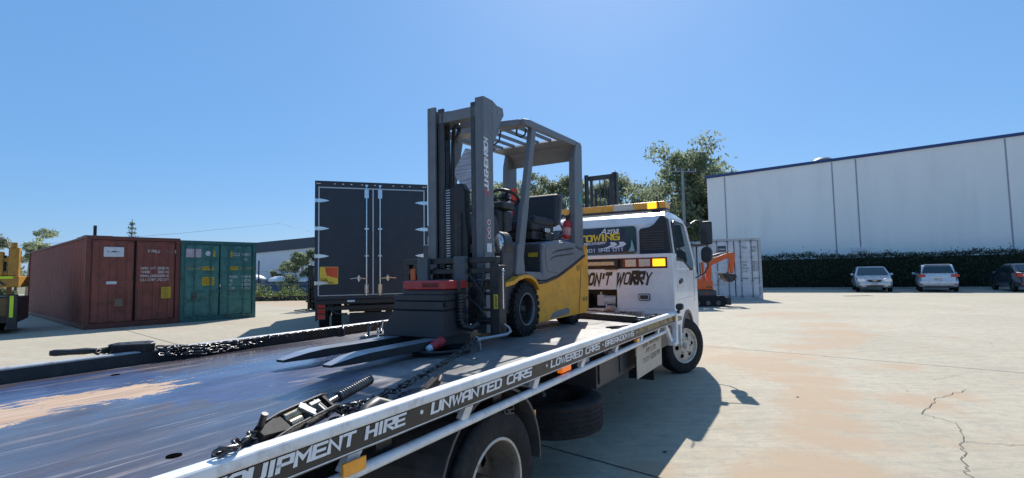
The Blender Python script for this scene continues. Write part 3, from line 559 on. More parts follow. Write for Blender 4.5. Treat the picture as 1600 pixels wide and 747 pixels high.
# white container beside the excavator
wc, wd0, wd1, wm2 = container('pale grey container with white locking bars behind the orange excavator', (9.36, 24.5), (1, -.10), 6.06, 2.44, 2.90, (.52, .56, .60), (.36, .37, .38), 'pale')
plate(wd0, .46, .84, 2.28, 2.56, mat('navy_sticker', (.03, .04, .07), .5), y=.0135); wr(wd0, 'STORAGE', .50, .80, 2.36, .07, lettw, .0085)
for k, (a_, x, w_, z) in enumerate([('TTNU', 1.55, .24, 2.42), ('867092 5', 1.98, .32, 2.42), ('45G1', 2.0, .2, 2.26), ('MAX.WT', 1.56, .24, 1.75), ('TARE', 1.56, .2, 1.6), ('PAYLOAD', 1.56, .26, 1.45), ('CU.CAP', 1.56, .24, 1.3), ('30480 KG', 1.98, .28, 1.75), ('67200 LB', 1.98, .28, 1.65), ('3900 KG', 1.98, .28, 1.55), ('8600 LB', 1.98, .28, 1.45), ('26580 KG', 1.98, .28, 1.35)]): wr(wd1, a_, x, x+w_, z, .06 if z < 2 else .09, lettdk)
for x in (1.6, 2.1): 
    b = MB(); b.bar((x-.12, .008, .62), (x-.12, .008, .95), .02); b.bar((x-.12, .008, .62), (x+.2, .008, .62), .02); b.bar((x+.2, .008, .62), (x+.2, .008, .74), .02); part('handle', b, whitem, wd1)
# second pale container further back, its end just showing left of the mirrors
w2, e0, e1, _ = container('white container half hidden behind the cab mirrors and the excavator boom', (7.6, 27.6), (1, -.1), 6.06, 2.44, 2.95, (.52, .56, .60), (.36, .37, .38), 'pale')

# ---------------------------------------------------------------- black box truck seen from behind
bx = thing('box_truck', 'tall black box truck with closed barn doors and chrome strap hinges', 'truck', (-4.392, 11.36, 0), atan2(.81, 2.38))
WB = 2.52; Z0, Z1 = .98, 3.60
bk = mat('black_box_paint', (.014, .019, .032), .35, 0, .12, 3, dirt=(.03, .035, .045), dscale=5, damt=.5)
alu = mat('aluminium', (.42, .44, .46), .38, .8, .1, 20)
b = MB(); b.box(0, WB, .05, 7.2, Z0, Z1); part('box_body', b, bk, bx, .01)
b = MB(); b.box(0, WB, 0, .048, Z1-.13, Z1); b.box(0, .07, 0, .048, Z0-.05, Z1-.13); b.box(WB-.07, WB, 0, .048, Z0-.05, Z1-.13); b.box(.07, WB-.07, 0, .048, Z0-.05, Z0+.03); part('rear_frame', b, bk, bx, .006)
b = MB(); b.box(.072, .10, -.006, .0475, Z0+.035, Z1-.135); b.box(WB-.10, WB-.072, -.006, .0475, Z0+.035, Z1-.135); b.box(.10, WB-.1, -.004, .0475, Z1-.165, Z1-.137); b.box(.10, WB-.1, -.004, .0475, Z0+.032, Z0+.05); b.box(1.245, 1.275, -.004, .0475, Z0+.05, Z1-.165); part('seal_trim', b, alu, bx)
for s in (0, 1):
    x0, x1 = ((.105, 1.24), (1.28, WB-.105))[s]; b = MB(); b.box(x0, x1, .012, .046, Z0+.055, Z1-.17); d = part('door', b, bk, bx, .004)
    for z in (1.30, 1.90, 2.52, 3.15):          # pointed strap hinges
        b = MB(); xs = .0 if s == 0 else WB; sg = 1 if s == 0 else -1
        b.prism([(xs, z-.028), (xs+sg*.10, z-.045), (xs+sg*.20, z-.03), (xs+sg*.30, z-.004), (xs+sg*.30, z+.004), (xs+sg*.20, z+.03), (xs+sg*.10, z+.045), (xs, z+.028)], 1, -.012, .01)
        b.cyl((xs+sg*.02, -.012, z-.045), (xs+sg*.02, -.012, z+.045), .016, n=8)
        for k in (.09, .16, .22): b.cyl((xs+sg*k, -.018, z), (xs+sg*k, -.011, z), .009, n=8)
        part('hinge', b, chrome, d)
    xr = 1.115 if s == 0 else 1.415; b = MB(); b.cyl((xr, -.02, Z0+.02), (xr, -.02, Z1-.08), .016, n=10)
    for z in (1.15, 3.33): b.box(xr-.045, xr+.045, -.022, .011, z-.10, z+.10)
    for z in (1.90, 2.52): b.box(xr-.045, xr+.045, -.02, .011, z-.018, z+.018)
    b.box(xr-.03, xr+.03, -.03, .01, Z1-.1, Z1-.06); part('locking_rod', b, chrome, d)
    sg = -1 if s == 0 else 1; b = MB(); b.bar((xr, -.035, 1.38), (xr+sg*.20, -.04, 1.40), .02, .03); b.bar((xr+sg*.2, -.04, 1.40), (xr+sg*.36, -.04, 1.385), .012, .02); b.cyl((xr+sg*.17, -.05, 1.32), (xr+sg*.17, -.05, 1.46), .016, n=8); b.box(xr+sg*.17-.04, xr+sg*.17+.04, -.03, .011, 1.35, 1.43); part('door_handle', b, chrome, d)
b = MB(); b.tube([(1.26, -.006, 2.1), (1.26, -.03, 2.15), (1.26, -.03, 2.4), (1.26, -.006, 2.45)], .009, 6); part('grab_handle', b, alu, bx)
for x in (.05, .10, .42, .60, .78, 1.02, 1.30, 1.72, 1.92, 2.10, 2.42, 2.47):
    b = MB(); b.prism(rrect(x-.022, x+.022, Z1-.075, Z1-.055, .008, 2), 1, -.008, .0); part('marker_lamp', b, palel, bx)
b = MB(); b.m = 0; b.prism(rrect(.11, .50, 1.27, 1.66, .02, 3), 1, .006, .0115); b.m = 1; b.add([(.215, .0045, 1.65), (.49, .0045, 1.65), (.49, .0045, 1.40), (.265, .0045, 1.46)], [(0, 1, 2, 3)]); p_ = part('warning_plate', b, [mat('plate_yellow', (.72, .47, .04), .5), mat('plate_red', (.62, .07, .015), .5)], bx)
b = MB(); letter(b, 'DO NOT', (.135, .0045, 1.375), (.27, .0045, 1.375), (0, 0, 1), (0, -1, 0), .03, 1.1); letter(b, 'OVERTAKE', (.135, .0045, 1.335), (.29, .0045, 1.335), (0, 0, 1), (0, -1, 0), .03, 1.1); letter(b, 'TURNING VEHICLE', (.135, .0045, 1.29), (.40, .0045, 1.29), (0, 0, 1), (0, -1, 0), .035, 1.1); part('plate_lettering', b, lettdk, p_)
b = MB(); b.box(.02, WB-.02, .03, .30, Z0-.16, Z0-.052); b.box(.1, WB-.1, .1, .25, Z0-.30, Z0-.2); part('rear_bumper', b, blackm, bx, .01)
b = MB(); b.box(.75, .83, .3, 7, .62, .92); b.box(1.68, 1.76, .3, 7, .62, .92); b.box(.83, 1.68, 1.0, 1.1, .65, .85); b.box(.83, 1.68, .32, .4, .62, .9); part('chassis', b, blackm, bx)
b = MB(); b.cyl((.85, .45, .74), (1.95, .45, .74), .11, n=20); b.cyl((1.1, .8, .55), (1.5, .8, .55), .16, n=20); part('air_tank', b, mat('gloss_black', (.015, .017, .022), .15, 0, .1), bx)
for x in (.02, WB-.26):
    b = MB(); b.box(x, x+.035, .05, .09, .46, .90); b.box(x+.035, x+.22, .05, .075, .48, .88); lm = part('tail_lamp', b, [blackp], bx, .006)
    b = MB()
    for k in range(3): b.box(x+.05, x+.205, .035, .05, .50+k*.125, .60+k*.125)
    part('lens', b, redl, lm, .004)
b = MB(); b.box(.75, 1.80, .30, .33, .10, .60); part('mud_flap', b, mat('mudflap', (.02, .02, .025), .6), bx)
b = MB(); b.box(.70, .86, -.01, .03, .865, .905); part('number_plate', b, stk, bx)
b = MB(); b.tube([(.30, .1, .82), (.36, .02, .70), (.46, .02, .62), (.55, .05, .60), (.7, .1, .6)], .02, 8); b.tube([(.4, .1, .82), (.36, .0, .76), (.38, .0, .6)], .012, 6); part('hose', b, blackp, bx)
for x in (.12, .42, WB-.42, WB-.12):
    for yy in (1.9,): b = MB(); tyre(b, (x+(.05 if x < 1 else -.05), yy, .45), (1, 0, 0), .45, .24, .27, 3, 40); w_ = part('wheel', b, rubber, bx); b = MB(); b.lathe([(.27, -.09), (.25, 0), (.1, .03), (.0, .03)], (x, yy, .45), (-1 if x < 1 else 1, 0, 0), 24); part('rim', b, rimw, w_)
b = MB(); b.box(.05, WB-.05, 7.35, 9.1, .8, 3.0); part('cab', b, bk, bx, .12, 4)
for x in (.15, WB-.15): b = MB(); tyre(b, (x, 8.3, .45), (1, 0, 0), .45, .24, .27, 3, 32); part('wheel', b, rubber, bx)

# ---------------------------------------------------------------- row of wrapped pallets / tanks behind the fence
navy = mat('navy_tarp', (.05, .09, .17), .6, 0, .2, 2, dirt=(.2, .24, .3), dscale=4, damt=.4)
rv = [(-19.2, 1.7), (-17.3, 1.55), (-15.6, 1.5), (-13.4, 1.8), (-11.0, 1.7)]
labs = ['blue wrapped bin with a white lid behind the fence, nearest the green container', 'blue wrapped bin behind the wire fence, second from the green container', 'blue wrapped bin in the middle of the row behind the fence', 'blue bin under the long white roll behind the fence', 'blue bin half hidden by the dark forklift near the box truck']
for k, (x, h) in enumerate(rv):
    t = thing('wrapped_bin', labs[k], 'bin', (x, 37.5, 0), 0, 'blue bins behind the fence'); b = MB(); b.box(-.8, .8, 0, 1.2, .1, h-.35)
    for z in (.4, .8): b.box(-.82, .82, -.02, 1.22, z, z+.05)
    part('body', b, navy, t, .03); b = MB()
    if k in (3, 4): b.cyl((-1.0, .3, h-.1), (1.1, .3, h-.1), .26, n=20)
    else: b.lathe([(.02, .34), (.4, .3), (.75, .12), (.82, 0), (.8, -.06)], (0, .6, h-.36), (0, 0, 1), 20)
    part('lid', b, mat('white_lid', (.75, .77, .8), .5), t)
# ---------------------------------------------------------------- tow truck (tilt tray)
def deck_material():
    m = bpy.data.materials.new('tray_deck_steel'); m.use_nodes = True; n = m.node_tree.nodes; l = m.node_tree.links; b = n['Principled BSDF']
    tc = n.new('ShaderNodeTexCoord'); src = tc.outputs['Object']
    def noise(sc, stretch, det=8, rg=.65, dist=0, loc=(0, 0, 0)):
        mp = n.new('ShaderNodeMapping'); mp.inputs['Scale'].default_value = stretch; mp.inputs['Location'].default_value = loc; l.new(src, mp.inputs[0])
        z = n.new('ShaderNodeTexNoise'); z.inputs['Scale'].default_value = sc; z.inputs['Detail'].default_value = det; z.inputs['Roughness'].default_value = rg; z.inputs['Distortion'].default_value = dist; l.new(mp.outputs[0], z.inputs['Vector']); return z.outputs['Fac']
    def rng(x, a, c, d=0, e=1):
        r = n.new('ShaderNodeMapRange'); r.inputs[1].default_value = a; r.inputs[2].default_value = c; r.inputs[3].default_value = d; r.inputs[4].default_value = e; l.new(x, r.inputs[0]); return r.outputs[0]
    def mix(f, a, c):
        x = n.new('ShaderNodeMix'); x.data_type = 'RGBA'
        if isinstance(f, float): x.inputs[0].default_value = f
        else: l.new(f, x.inputs[0])
        for i, v in ((6, a), (7, c)):
            if isinstance(v, tuple): x.inputs[i].default_value = v+(1,)
            else: l.new(v, x.inputs[i])
        return x.outputs[2]
    def mth(op, a, c):
        x = n.new('ShaderNodeMath'); x.operation = op
        for i, v in ((0, a), (1, c)):
            if isinstance(v, (int, float)): x.inputs[i].default_value = v
            else: l.new(v, x.inputs[i])
        return x.outputs[0]
    sx = n.new('ShaderNodeSeparateXYZ'); l.new(src, sx.inputs[0]); Y = sx.outputs['Y']; X = sx.outputs['X']
    # oily dark plate, scuffed streaks along the tray, bare pale dusty steel further forward
    base = mix(rng(noise(2.2, (1.6, .45, 1), 10, .7, .5), .38, .62), (.045, .038, .050), (.092, .078, .088))
    streak = noise(9, (1.6, .12, 1), 8, .75, .3); base = mix(rng(streak, .52, .74, 0, .5), base, (.21, .18, .185))
    fine = noise(60, (1, .05, 1), 4, .7); base = mix(rng(fine, .60, .78, 0, .3), base, (.34, .31, .31))
    scr = noise(45, (2.4, .035, 1), 3, .6); base = mix(rng(scr, .66, .70, 0, .55), base, (.42, .39, .38)); chip = noise(26, (1.2, .5, 1), 8, .8, .4); base = mix(rng(chip, .64, .68, 0, .6), base, (.022, .018, .022))
    # tan scuffed patch near the tail on the middle of the tray
    def blob(x, y, rx, ry, rot=0):
        mp = n.new('ShaderNodeMapping'); mp.inputs['Location'].default_value = (-x/rx, -y/ry, 0); mp.inputs['Scale'].default_value = (1/rx, 1/ry, 0); l.new(src, mp.inputs[0])
        g = n.new('ShaderNodeTexGradient'); g.gradient_type = 'SPHERICAL'; l.new(mp.outputs[0], g.inputs[0]); return g.outputs['Fac']
    edge = noise(5, (2.0, .62, 1), 10, .74, .5)
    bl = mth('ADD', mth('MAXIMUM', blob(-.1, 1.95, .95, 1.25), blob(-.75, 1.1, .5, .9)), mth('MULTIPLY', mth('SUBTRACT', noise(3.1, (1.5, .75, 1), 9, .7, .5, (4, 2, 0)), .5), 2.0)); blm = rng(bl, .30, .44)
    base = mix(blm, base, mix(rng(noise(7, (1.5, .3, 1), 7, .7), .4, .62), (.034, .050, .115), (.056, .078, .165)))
    base = mix(mth('MULTIPLY', rng(streak, .56, .66), .7), base, (.26, .225, .22)); base = mix(rng(scr, .64, .68, 0, .5), base, (.40, .38, .38)); base = mix(rng(chip, .62, .66, 0, .5), base, (.03, .025, .035))
    tan = mth('ADD', mth('MAXIMUM', blob(-.38, 1.12, .34, .62), blob(-.32, .75, .42, .5)), mth('MULTIPLY', mth('SUBTRACT', edge, .5), 2.6))
    tanm = rng(tan, .40, .46)
    tancol = mix(rng(noise(20, (2, .1, 1), 6, .7), .4, .65), (.40, .25, .15), (.56, .41, .28))
    base = mix(tanm, base, tancol)
    pale = mth('MULTIPLY', rng(Y, 2.6, 4.2), rng(noise(4, (1.3, .8, 1), 9, .7), .36, .5, .3, 1)); pale2 = mth('MULTIPLY', rng(mth('ADD', Y, mth('MULTIPLY', edge, 1.3)), 2.5, 2.8, 0, .8), rng(X, -.1, .5))
    pale = mth('MAXIMUM', pale, pale2); palem = mth('MINIMUM', pale, .92)
    palec = mix(rng(noise(14, (1, .6, 1), 9, .75), .42, .62), (.19, .182, .175), (.31, .30, .285))
    base = mix(palem, base, palec)
    l.new(base, b.inputs['Base Color'])
    # glossy where oily/wet, dull on the scuffs
    wet = rng(noise(1.3, (1.5, .4, 1), 7, .65, .6, (3.1, .4, 0)), .40, .58)
    rg = mth('ADD', mth('MULTIPLY', wet, -.20), .38); rg = mth('ADD', rg, mth('MULTIPLY', tanm, .28)); rg = mth('ADD', rg, mth('MULTIPLY', palem, .18)); rg = mth('ADD', rg, mth('MULTIPLY', mth('SUBTRACT', streak, .5), .35))
    l.new(rg, b.inputs['Roughness']); b.inputs['Specular IOR Level'].default_value = .42
    ct = mth('MULTIPLY', mth('MULTIPLY', wet, .35), mth('SUBTRACT', 1.0, mth('MAXIMUM', tanm, palem))); l.new(ct, b.inputs['Coat Weight']); b.inputs['Coat Roughness'].default_value = .16
    bp = n.new('ShaderNodeBump'); bp.inputs['Strength'].default_value = .35; bp.inputs['Distance'].default_value = .006
    l.new(mth('ADD', mth('ADD', noise(3, (1.6, .5, 1), 6, .6), mth('MULTIPLY', fine, .12)), mth('MULTIPLY', noise(25, (1, .3, 1), 6, .7), .2)), bp.inputs['Height']); l.new(bp.outputs[0], b.inputs['Normal'])
    return m
TT = thingT('tow_truck', 'white tilt tray tow truck with a steel deck carrying the yellow forklift', 'tow truck', (-.07, 0, 0))
XR, XL, DZ = 1.20, -1.355, .90
holes = [(.78, .88), (.95, 1.95), (-1.0, 1.45), (.35, 5.0), (-.5, 4.9)]
b = MB(); b.box(XL+.03, XR-.035, -1.3, 6.36, DZ-.045, DZ); dk = part('deck', b, deck_material(), TT)
b = MB()
for x, y_ in holes: b.cyl((x, y_, DZ+.0005), (x, y_, DZ+.003), .022, n=16)
part('drain_hole', b, mat('hole_dark', (.003, .003, .003), 1, spec=0, rvar=0), TT)
b = MB()
for k in range(9): b.box(XL+.08, XR-.08, -1+k*.8, -.92+k*.8, DZ-.15, DZ-.047)
part('cross_member', b, blackm, TT)
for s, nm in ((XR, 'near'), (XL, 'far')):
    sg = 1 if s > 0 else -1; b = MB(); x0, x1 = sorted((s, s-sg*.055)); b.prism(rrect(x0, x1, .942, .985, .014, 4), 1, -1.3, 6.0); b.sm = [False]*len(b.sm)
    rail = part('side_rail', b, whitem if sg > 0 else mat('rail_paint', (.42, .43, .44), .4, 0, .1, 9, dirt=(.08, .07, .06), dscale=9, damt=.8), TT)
    b = MB(); x0, x1 = sorted((s-sg*.006, s-sg*.05)); b.box(x0, x1, -1.3, 5.98, .876, .9415); part('rail_panel', b, mat('rail_black', (.022, .021, .022), .42, 0, .15, 8, dirt=(.07, .06, .05), dscale=10, damt=.4), rail)
b = MB(); b.box(XL+.0555, XL+.075, -1.3, 5.98, DZ+.001, .972); part('inner_rail_plate', b, blackp, TT)
b = MB(); b.box(XR-.0075, XR-.0045, -1.3, 5.98, .872, .8755); part('pinstripe', b, whitem, TT)
nx, upz = (1, 0, 0), (0, 0, 1); px_ = XR-.006
for (txt, y0, y1, z, h, m_, t_) in (("EQUIPMENT HIRE", .743, 1.465, .9005, .036, lettw, 1.5), ("UNWANTED CARS", 1.628, 2.46, .9005, .037, lettw, 1.5), ("LOWERED CARS", 2.712, 3.495, .9015, .036, lettw, 1.45), ("BREAKDOWNS", 3.62, 4.315, .9025, .034, lettw, 1.4), ("24/7 SERVICES TO ALL AREAS", 4.50, 5.87, .9045, .034, lettg, 1.2)):
    b = MB(); letter(b, txt, (px_, y0, z), (px_, y1, z), upz, nx, h, t_, 1.5, shear=.12 if m_ is lettw else 0); part('rail_lettering', b, m_, TT)
b = MB()
for y_ in (1.566, 2.655, 3.572, 4.42): b.cyl((px_+.0005, y_, .920), (px_+.002, y_, .920), .0085, n=14)
part('rail_dot', b, lettw, TT)
# under-run tube with slanted posts
b = MB(); b.cyl((1.15, -1.3, .775), (1.15, 5.72, .800), .021, n=14); part('side_tube', b, whitem, TT)
for y_ in (-.1, .56, 1.22, 1.89, 2.56, 3.25, 3.95, 4.65, 5.25):
    b = MB(); zt = .775+(y_+1.3)*.0036; b.bar((1.15, y_+.06, .878), (1.148, y_, zt+.012), .028, .05, (0, 1, 0)); b.cyl((1.172, y_+.03, .86), (1.176, y_+.03, .86), .008, n=8) if False else None; part('rail_post', b, whitem, TT)
b = MB(); b.bar((1.19, 5.90, .975), (1.19, 5.86, .66), .05, .085, (0, 1, 0)); b.bar((1.165, 5.52, .872), (1.165, 5.80, .655), .035, .055, (0, 1, 0)); b.box(1.14, 1.215, 5.74, 5.92, .63, .665); part('stake_bracket', b, whitem, TT, .006)
b = MB(); b.prism(rrect(1.19, 1.27, 1.00, 1.075, .03, 4), 1, 5.93, 6.0); b.box(1.2, 1.23, 5.93, 6.0, .96, 1.0); part('work_lamp', b, blackp, TT, .01)
b = MB(); b.box(1.212, 1.222, 5.78, 5.86, .90, .93); part('reflector', b, amber, TT)
b = MB(); b.box(1.176, 1.186, 1.19, 1.29, .797, .842); part('reflector', b, amber, TT, .003)
b = MB(); b.box(1.13, 1.17, 2.92, 3.06, .825, .872); part('marker_lamp', b, mat('orange_lens', (.75, .16, .01), .25, 0, .1, 40, emit=(1, .2, .01, .35)), TT, .008)
b = MB(); b.box(1.13, 1.165, 4.52, 4.60, .81, .85); part('marker_lamp', b, amber, TT, .008)
for y_ in (1.95, 3.42): b = MB(); b.box(1.06, 1.11, y_, y_+.10, .80, .85); part('side_lamp', b, whitem, TT, .008)
# chassis and under-deck gear
b = MB(); 
for x in (-.5, .36): b.box(x, x+.07, -1.1, 7.6, .56, .80)
for y_ in (0, 1.6, 2.9, 4.4, 5.6): b.box(-.43, .36, y_, y_+.08, .6, .76)
part('chassis_rail', b, blackm, TT)
b = MB(); b.box(-.55, .5, -1.2, 5.9, .80, .853); part('subframe', b, blackm, TT)
b = MB(); b.box(.42, .98, 3.98, 5.05, .50, .80); b.box(.985, .995, 4.02, 4.50, .53, .77); b.box(.985, .995, 4.54, 5.01, .53, .77); part('tool_box', b, mat('toolbox_grey', (.045, .048, .055), .5, 0, .1, 6, dirt=(.1, .1, .1), dscale=7, damt=.4), TT, .008)
b = MB(); b.cyl((-.15, .9, .5), (-.15, 5.4, .56), .05, n=12); b.box(-.2, .35, 2.3, 3.2, .38, .62); b.lathe([(.0, -.2), (.15, -.18), (.2, 0), (.15, .18), (0, .2)], (-.1, 2.2, .4), (0, 1, 0), 20); b.cyl((-.9, 2.2, .4), (.9, 2.2, .4), .06, n=12); part('driveline', b, blackm, TT)
b = MB(); b.cyl((.55, 2.85, .70), (.55, 3.15, .70), .13, n=18); b.tube([(.5, 3.1, .75), (.7, 3.2, .66), (.8, 3.35, .62), (.85, 3.3, .58)], .014, 6); part('air_tank', b, mat('pale_tank', (.30, .33, .36), .4, .3, .15, 9), TT)
# rear wheels (dual)
RWC = Vector((0, 2.2, .395))
def truck_wheel(yc, xs, concave, rot=0, xr=.97, dual=True):
    for k, x in enumerate(xs):
        sgn = 1 if x > 0 else -1; b = MB(); c = Vector((x, yc, .385)); M = Matrix.Translation(c) @ Matrix.Rotation(rot, 4, 'Z') @ Matrix.Translation(-c)
        tyre(b, c, (1, 0, 0), .385, .215, .235, 4); b.xf(M); w = part('wheel', b, rubber, TT)
        b = MB(); ax = (sgn, 0, 0)
        if concave:
            b.lathe([(.238, .085), (.246, .098), (.238, .104), (.226, .098), (.222, .06), (.214, .0), (.212, -.085)], c, ax, 48)
            holed_disc(b, c, ax, .05, .214, [(.165, radians(a), .026) for a in range(20, 360, 60)], lambda r: -.085 if r > .12 else -.095, 96, 14)
        else:
            b.lathe([(.238, .085), (.246, .098), (.238, .104), (.226, .098), (.215, .07)], c, ax, 48)
            holed_disc(b, c, ax, .03, .216, [(.150, radians(a), .031) for a in range(10, 360, 60)], lambda r: .070+.03*max(0, 1-(max(r, .1)-.1)/.11), 120, 16)
            b.lathe([(.0, .135), (.035, .13), (.045, .10)], c, ax, 20)
        b.xf(M); rm = part('rim', b, mat('rear_rim', (.20, .18, .155), .42, .3, .2, 9, dirt=(.10, .06, .035), dscale=12, damt=.8) if concave else rimw, w)
        if concave: b = MB(); b.lathe([(.230, .099), (.238, .107), (.246, .099)], c, ax, 48); part('rim_edge', b, rimw, w)
        b = MB(); b.lathe([(.0, .0), (.23, .0)], c+Vector((sgn*(-.06 if concave else .03), 0, 0))+(Vector((-sgn*.06, 0, 0)) if concave else Vector()), ax, 24); b.xf(M); part('brake_drum', b, blackm, w)
        b = MB()
        if concave: b.lathe([(0, .075), (.03, .07), (.055, .045), (.062, -.09)], c, ax, 24)
        for a in range(0, 360, 60):
            q = c+Vector((sgn*(-.09 if concave else .095), cos(radians(a))*(.10), sin(radians(a))*.10)); b.cyl(q, q+Vector((sgn*.03, 0, 0)), .012, n=6)
        b.xf(M); part('hub', b, chrome if concave else rimw, w)
truck_wheel(2.20, (1.035, .79, -.93, -1.175), True)
truck_wheel(7.58, (.86, -.98), False, radians(-30))
b = MB(); letter(b, 'G2', (1.145, 2.27, .735), (1.145, 2.36, .720), (0, -.15, 1), nx, .042, .8, 1.2, lift=.001); part('tyre_mark', b, mat('tyre_letter', (.06, .06, .062), .6), TT)
# fender arches over the dual wheels
for xs in ((.68, 1.14), (-1.28, -.82)):
    b = MB(); pts = [(2.2+.47*cos(t), .43+.45*sin(t)) for t in [radians(a) for a in range(-4, 185, 9)]]; inn = [(2.2+.455*cos(t), .43+.435*sin(t)) for t in [radians(a) for a in range(-4, 185, 9)]]
    b.prism(pts+inn[::-1], 0, *xs); part('wheel_guard', b, mat('guard_grey', (.05, .052, .057), .5, 0, .15, 7, dirt=(.11, .1, .1), dscale=7, damt=.5), TT)
b = MB(); b.bar((1.0, 2.63, .60), (1.0, 2.86, .585), .02, .04); b.box(1.0, 1.02, 2.62, 2.66, .36, .50); part('guard_bracket', b, blackm, TT)
b = MB(); b.box(1.012, 1.022, 2.72, 2.84, .563, .612); part('reflector', b, amber, TT, .003)
b = MB(); b.box(.70, 1.12, 1.70, 1.712, .12, .42); part('mud_flap', b, rubber, TT)
# spare tyre lying flat under the deck
b = MB(); tyre(b, (.80, 3.50, .43), (0, 0, 1), .385, .235, .225, 5); sp = part('spare_wheel', b, rubber, TT)
b = MB(); b.lathe([(.228, .09), (.236, .105), (.225, .1), (.21, .03), (.1, .0), (.06, .02)], (.80, 3.50, .43), (0, 0, 1), 32); part('rim', b, steeld, sp)
# name board hanging behind the front wheel
b = MB(); b.box(1.095, 1.101, 4.70, 5.60, .455, .800); nb = part('name_board', b, cream, TT)
b = MB(); letter(b, 'AZNA TRANSPORT', (1.101, 4.90, .715), (1.101, 5.50, .725), upz, nx, .045, 1.0); letter(b, 'PTY LTD', (1.101, 5.02, .645), (1.101, 5.36, .652), upz, nx, .042, 1.0); letter(b, 'TT177-30002793', (1.101, 4.90, .565), (1.101, 5.52, .578), upz, nx, .042, 1.0); part('board_lettering', b, lettdk, nb)
b = MB(); b.box(.70, .98, 5.70, 5.72, .25, .75); part('mud_flap', b, rubber, TT)
b = MB(); letter(b, 'HINO', (.74, 5.698, .50), (.94, 5.698, .50), upz, (0, -1, 0), .07, 1.1); part('flap_lettering', b, lettw, TT)
# ---- headboard
HY = 6.42  # headboard x and z scaled about the camera to sit at a farther depth
b = MB(); b.box(-1.18, 1.085, HY, HY+.05, .90, .965); b.box(.35, 1.075, HY, HY+.05, .965, 1.480); b.box(-.62, .35, HY, HY+.05, 1.212, 1.480); b.box(-1.18, -.62, HY, HY+.05, .965, 1.480)
b.box(-1.18, 1.062, HY, HY+.05, 1.612, 1.660); b.box(-1.18, -1.05, HY, HY+.05, 1.480, 1.612); b.box(1.000, 1.066, HY, HY+.05, 1.480, 1.612)
b.box(-1.18, 1.060, HY+.05, HY+.26, 1.62, 1.658); b.box(1.02, 1.058, HY+.05, HY+.26, .90, 1.62); b.box(-1.18, -1.14, HY+.05, HY+.26, .90, 1.62); hb = part('headboard', b, white, TT, .006)
b = MB(); b.box(-1.05, 1.0, HY+.03, HY+.045, 1.480, 1.612); part('light_recess', b, blackp, hb)
b = MB(); b.box(-.62, .35, HY+.27, HY+.29, .965, 1.212); b.box(-.64, -.62, HY+.05, HY+.27, .965, 1.212); b.box(.35, .37, HY+.05, HY+.27, .965, 1.212); part('winch_recess', b, blackm, hb)
def rear_lamps(x0, sgn):
    b = MB(); b.box(min(x0, x0+sgn*.552), max(x0, x0+sgn*.552), HY-.012, HY+.03, 1.492, 1.606); lm = part('lamp_bar', b, mat('lamp_housing_red', (.25, .02, .015), .4), hb, .006)
    for k, (o, w_, m_) in enumerate(((.035, .14, palel), (.212, .14, palel), (.385, .155, amberl))):
        b = MB(); x = x0+sgn*o; b.box(min(x, x+sgn*w_), max(x, x+sgn*w_), HY-.022, HY-.0125, 1.503, 1.595); part('lens', b, m_, lm, .004)
rear_lamps(.442, 1); rear_lamps(-.62, -1)
b = MB(); b.box(-.50, .38, HY-.02, HY+.03, 1.508, 1.593); lb_ = part('work_light_bar', b, blackp, hb, .006)
b = MB(); b.box(-.47, .33, HY-.026, HY-.0205, 1.528, 1.573); part('lens', b, mat('led_strip', (.35, .37, .36), .2, .3, .3, 60), lb_)
b = MB(); b.box(.20, .38, HY-.022, HY+.02, 1.470, 1.496); part('bracket', b, blackp, hb)
b = MB(); b.prism(rrect(.632, .780, 1.075, 1.163, .02, 4), 1, HY-.012, HY-.001); nl = part('number_plate_lamp', b, blackp, hb, .003)
b = MB(); b.prism(rrect(.654, .758, 1.094, 1.144, .012, 3), 1, HY-.018, HY-.0125); part('lens', b, greyd, nl)
b = MB(); b.prism(rrect(.643, .769, 1.085, 1.153, .014, 3), 1, HY-.0155, HY-.0123); part('trim', b, stk, nl)
b = MB(); letter(b, "DON'T WORRY", (-.13, HY, 1.274), (.775, HY, 1.290), (.12, 0, 1), (0, -1, 0), .135, 1.8, 2.0, shear=.2, lift=.003, wob=.35, brush=.7); part('slogan', b, lettb, hb)
# winch motor inside the recess
b = MB(); b.box(.06, .16, HY+.05, HY+.18, 1.0, 1.14); b.cyl((.15, HY+.11, 1.07), (.31, HY+.11, 1.07), .062, n=20); b.cyl((.10, HY+.1, 1.14), (.10, HY+.1, 1.18), .016, n=10); b.bar((.20, HY+.02, 1.03), (.20, HY-.01, .905), .02); part('winch_motor', b, mat('motor_grey', (.50, .52, .53), .45, 0, .1, 12, dirt=(.2, .2, .2), dscale=12, damt=.4), TT, .008)
b = MB(); b.cyl((-.55, HY+.1, 1.05), (-.05, HY+.1, 1.05), .09, n=22); b.cyl((-.56, HY+.1, 1.05), (-.53, HY+.1, 1.05), .12, n=22); b.cyl((-.08, HY+.1, 1.05), (-.05, HY+.1, 1.05), .12, n=22); part('winch_drum', b, steeld, TT)
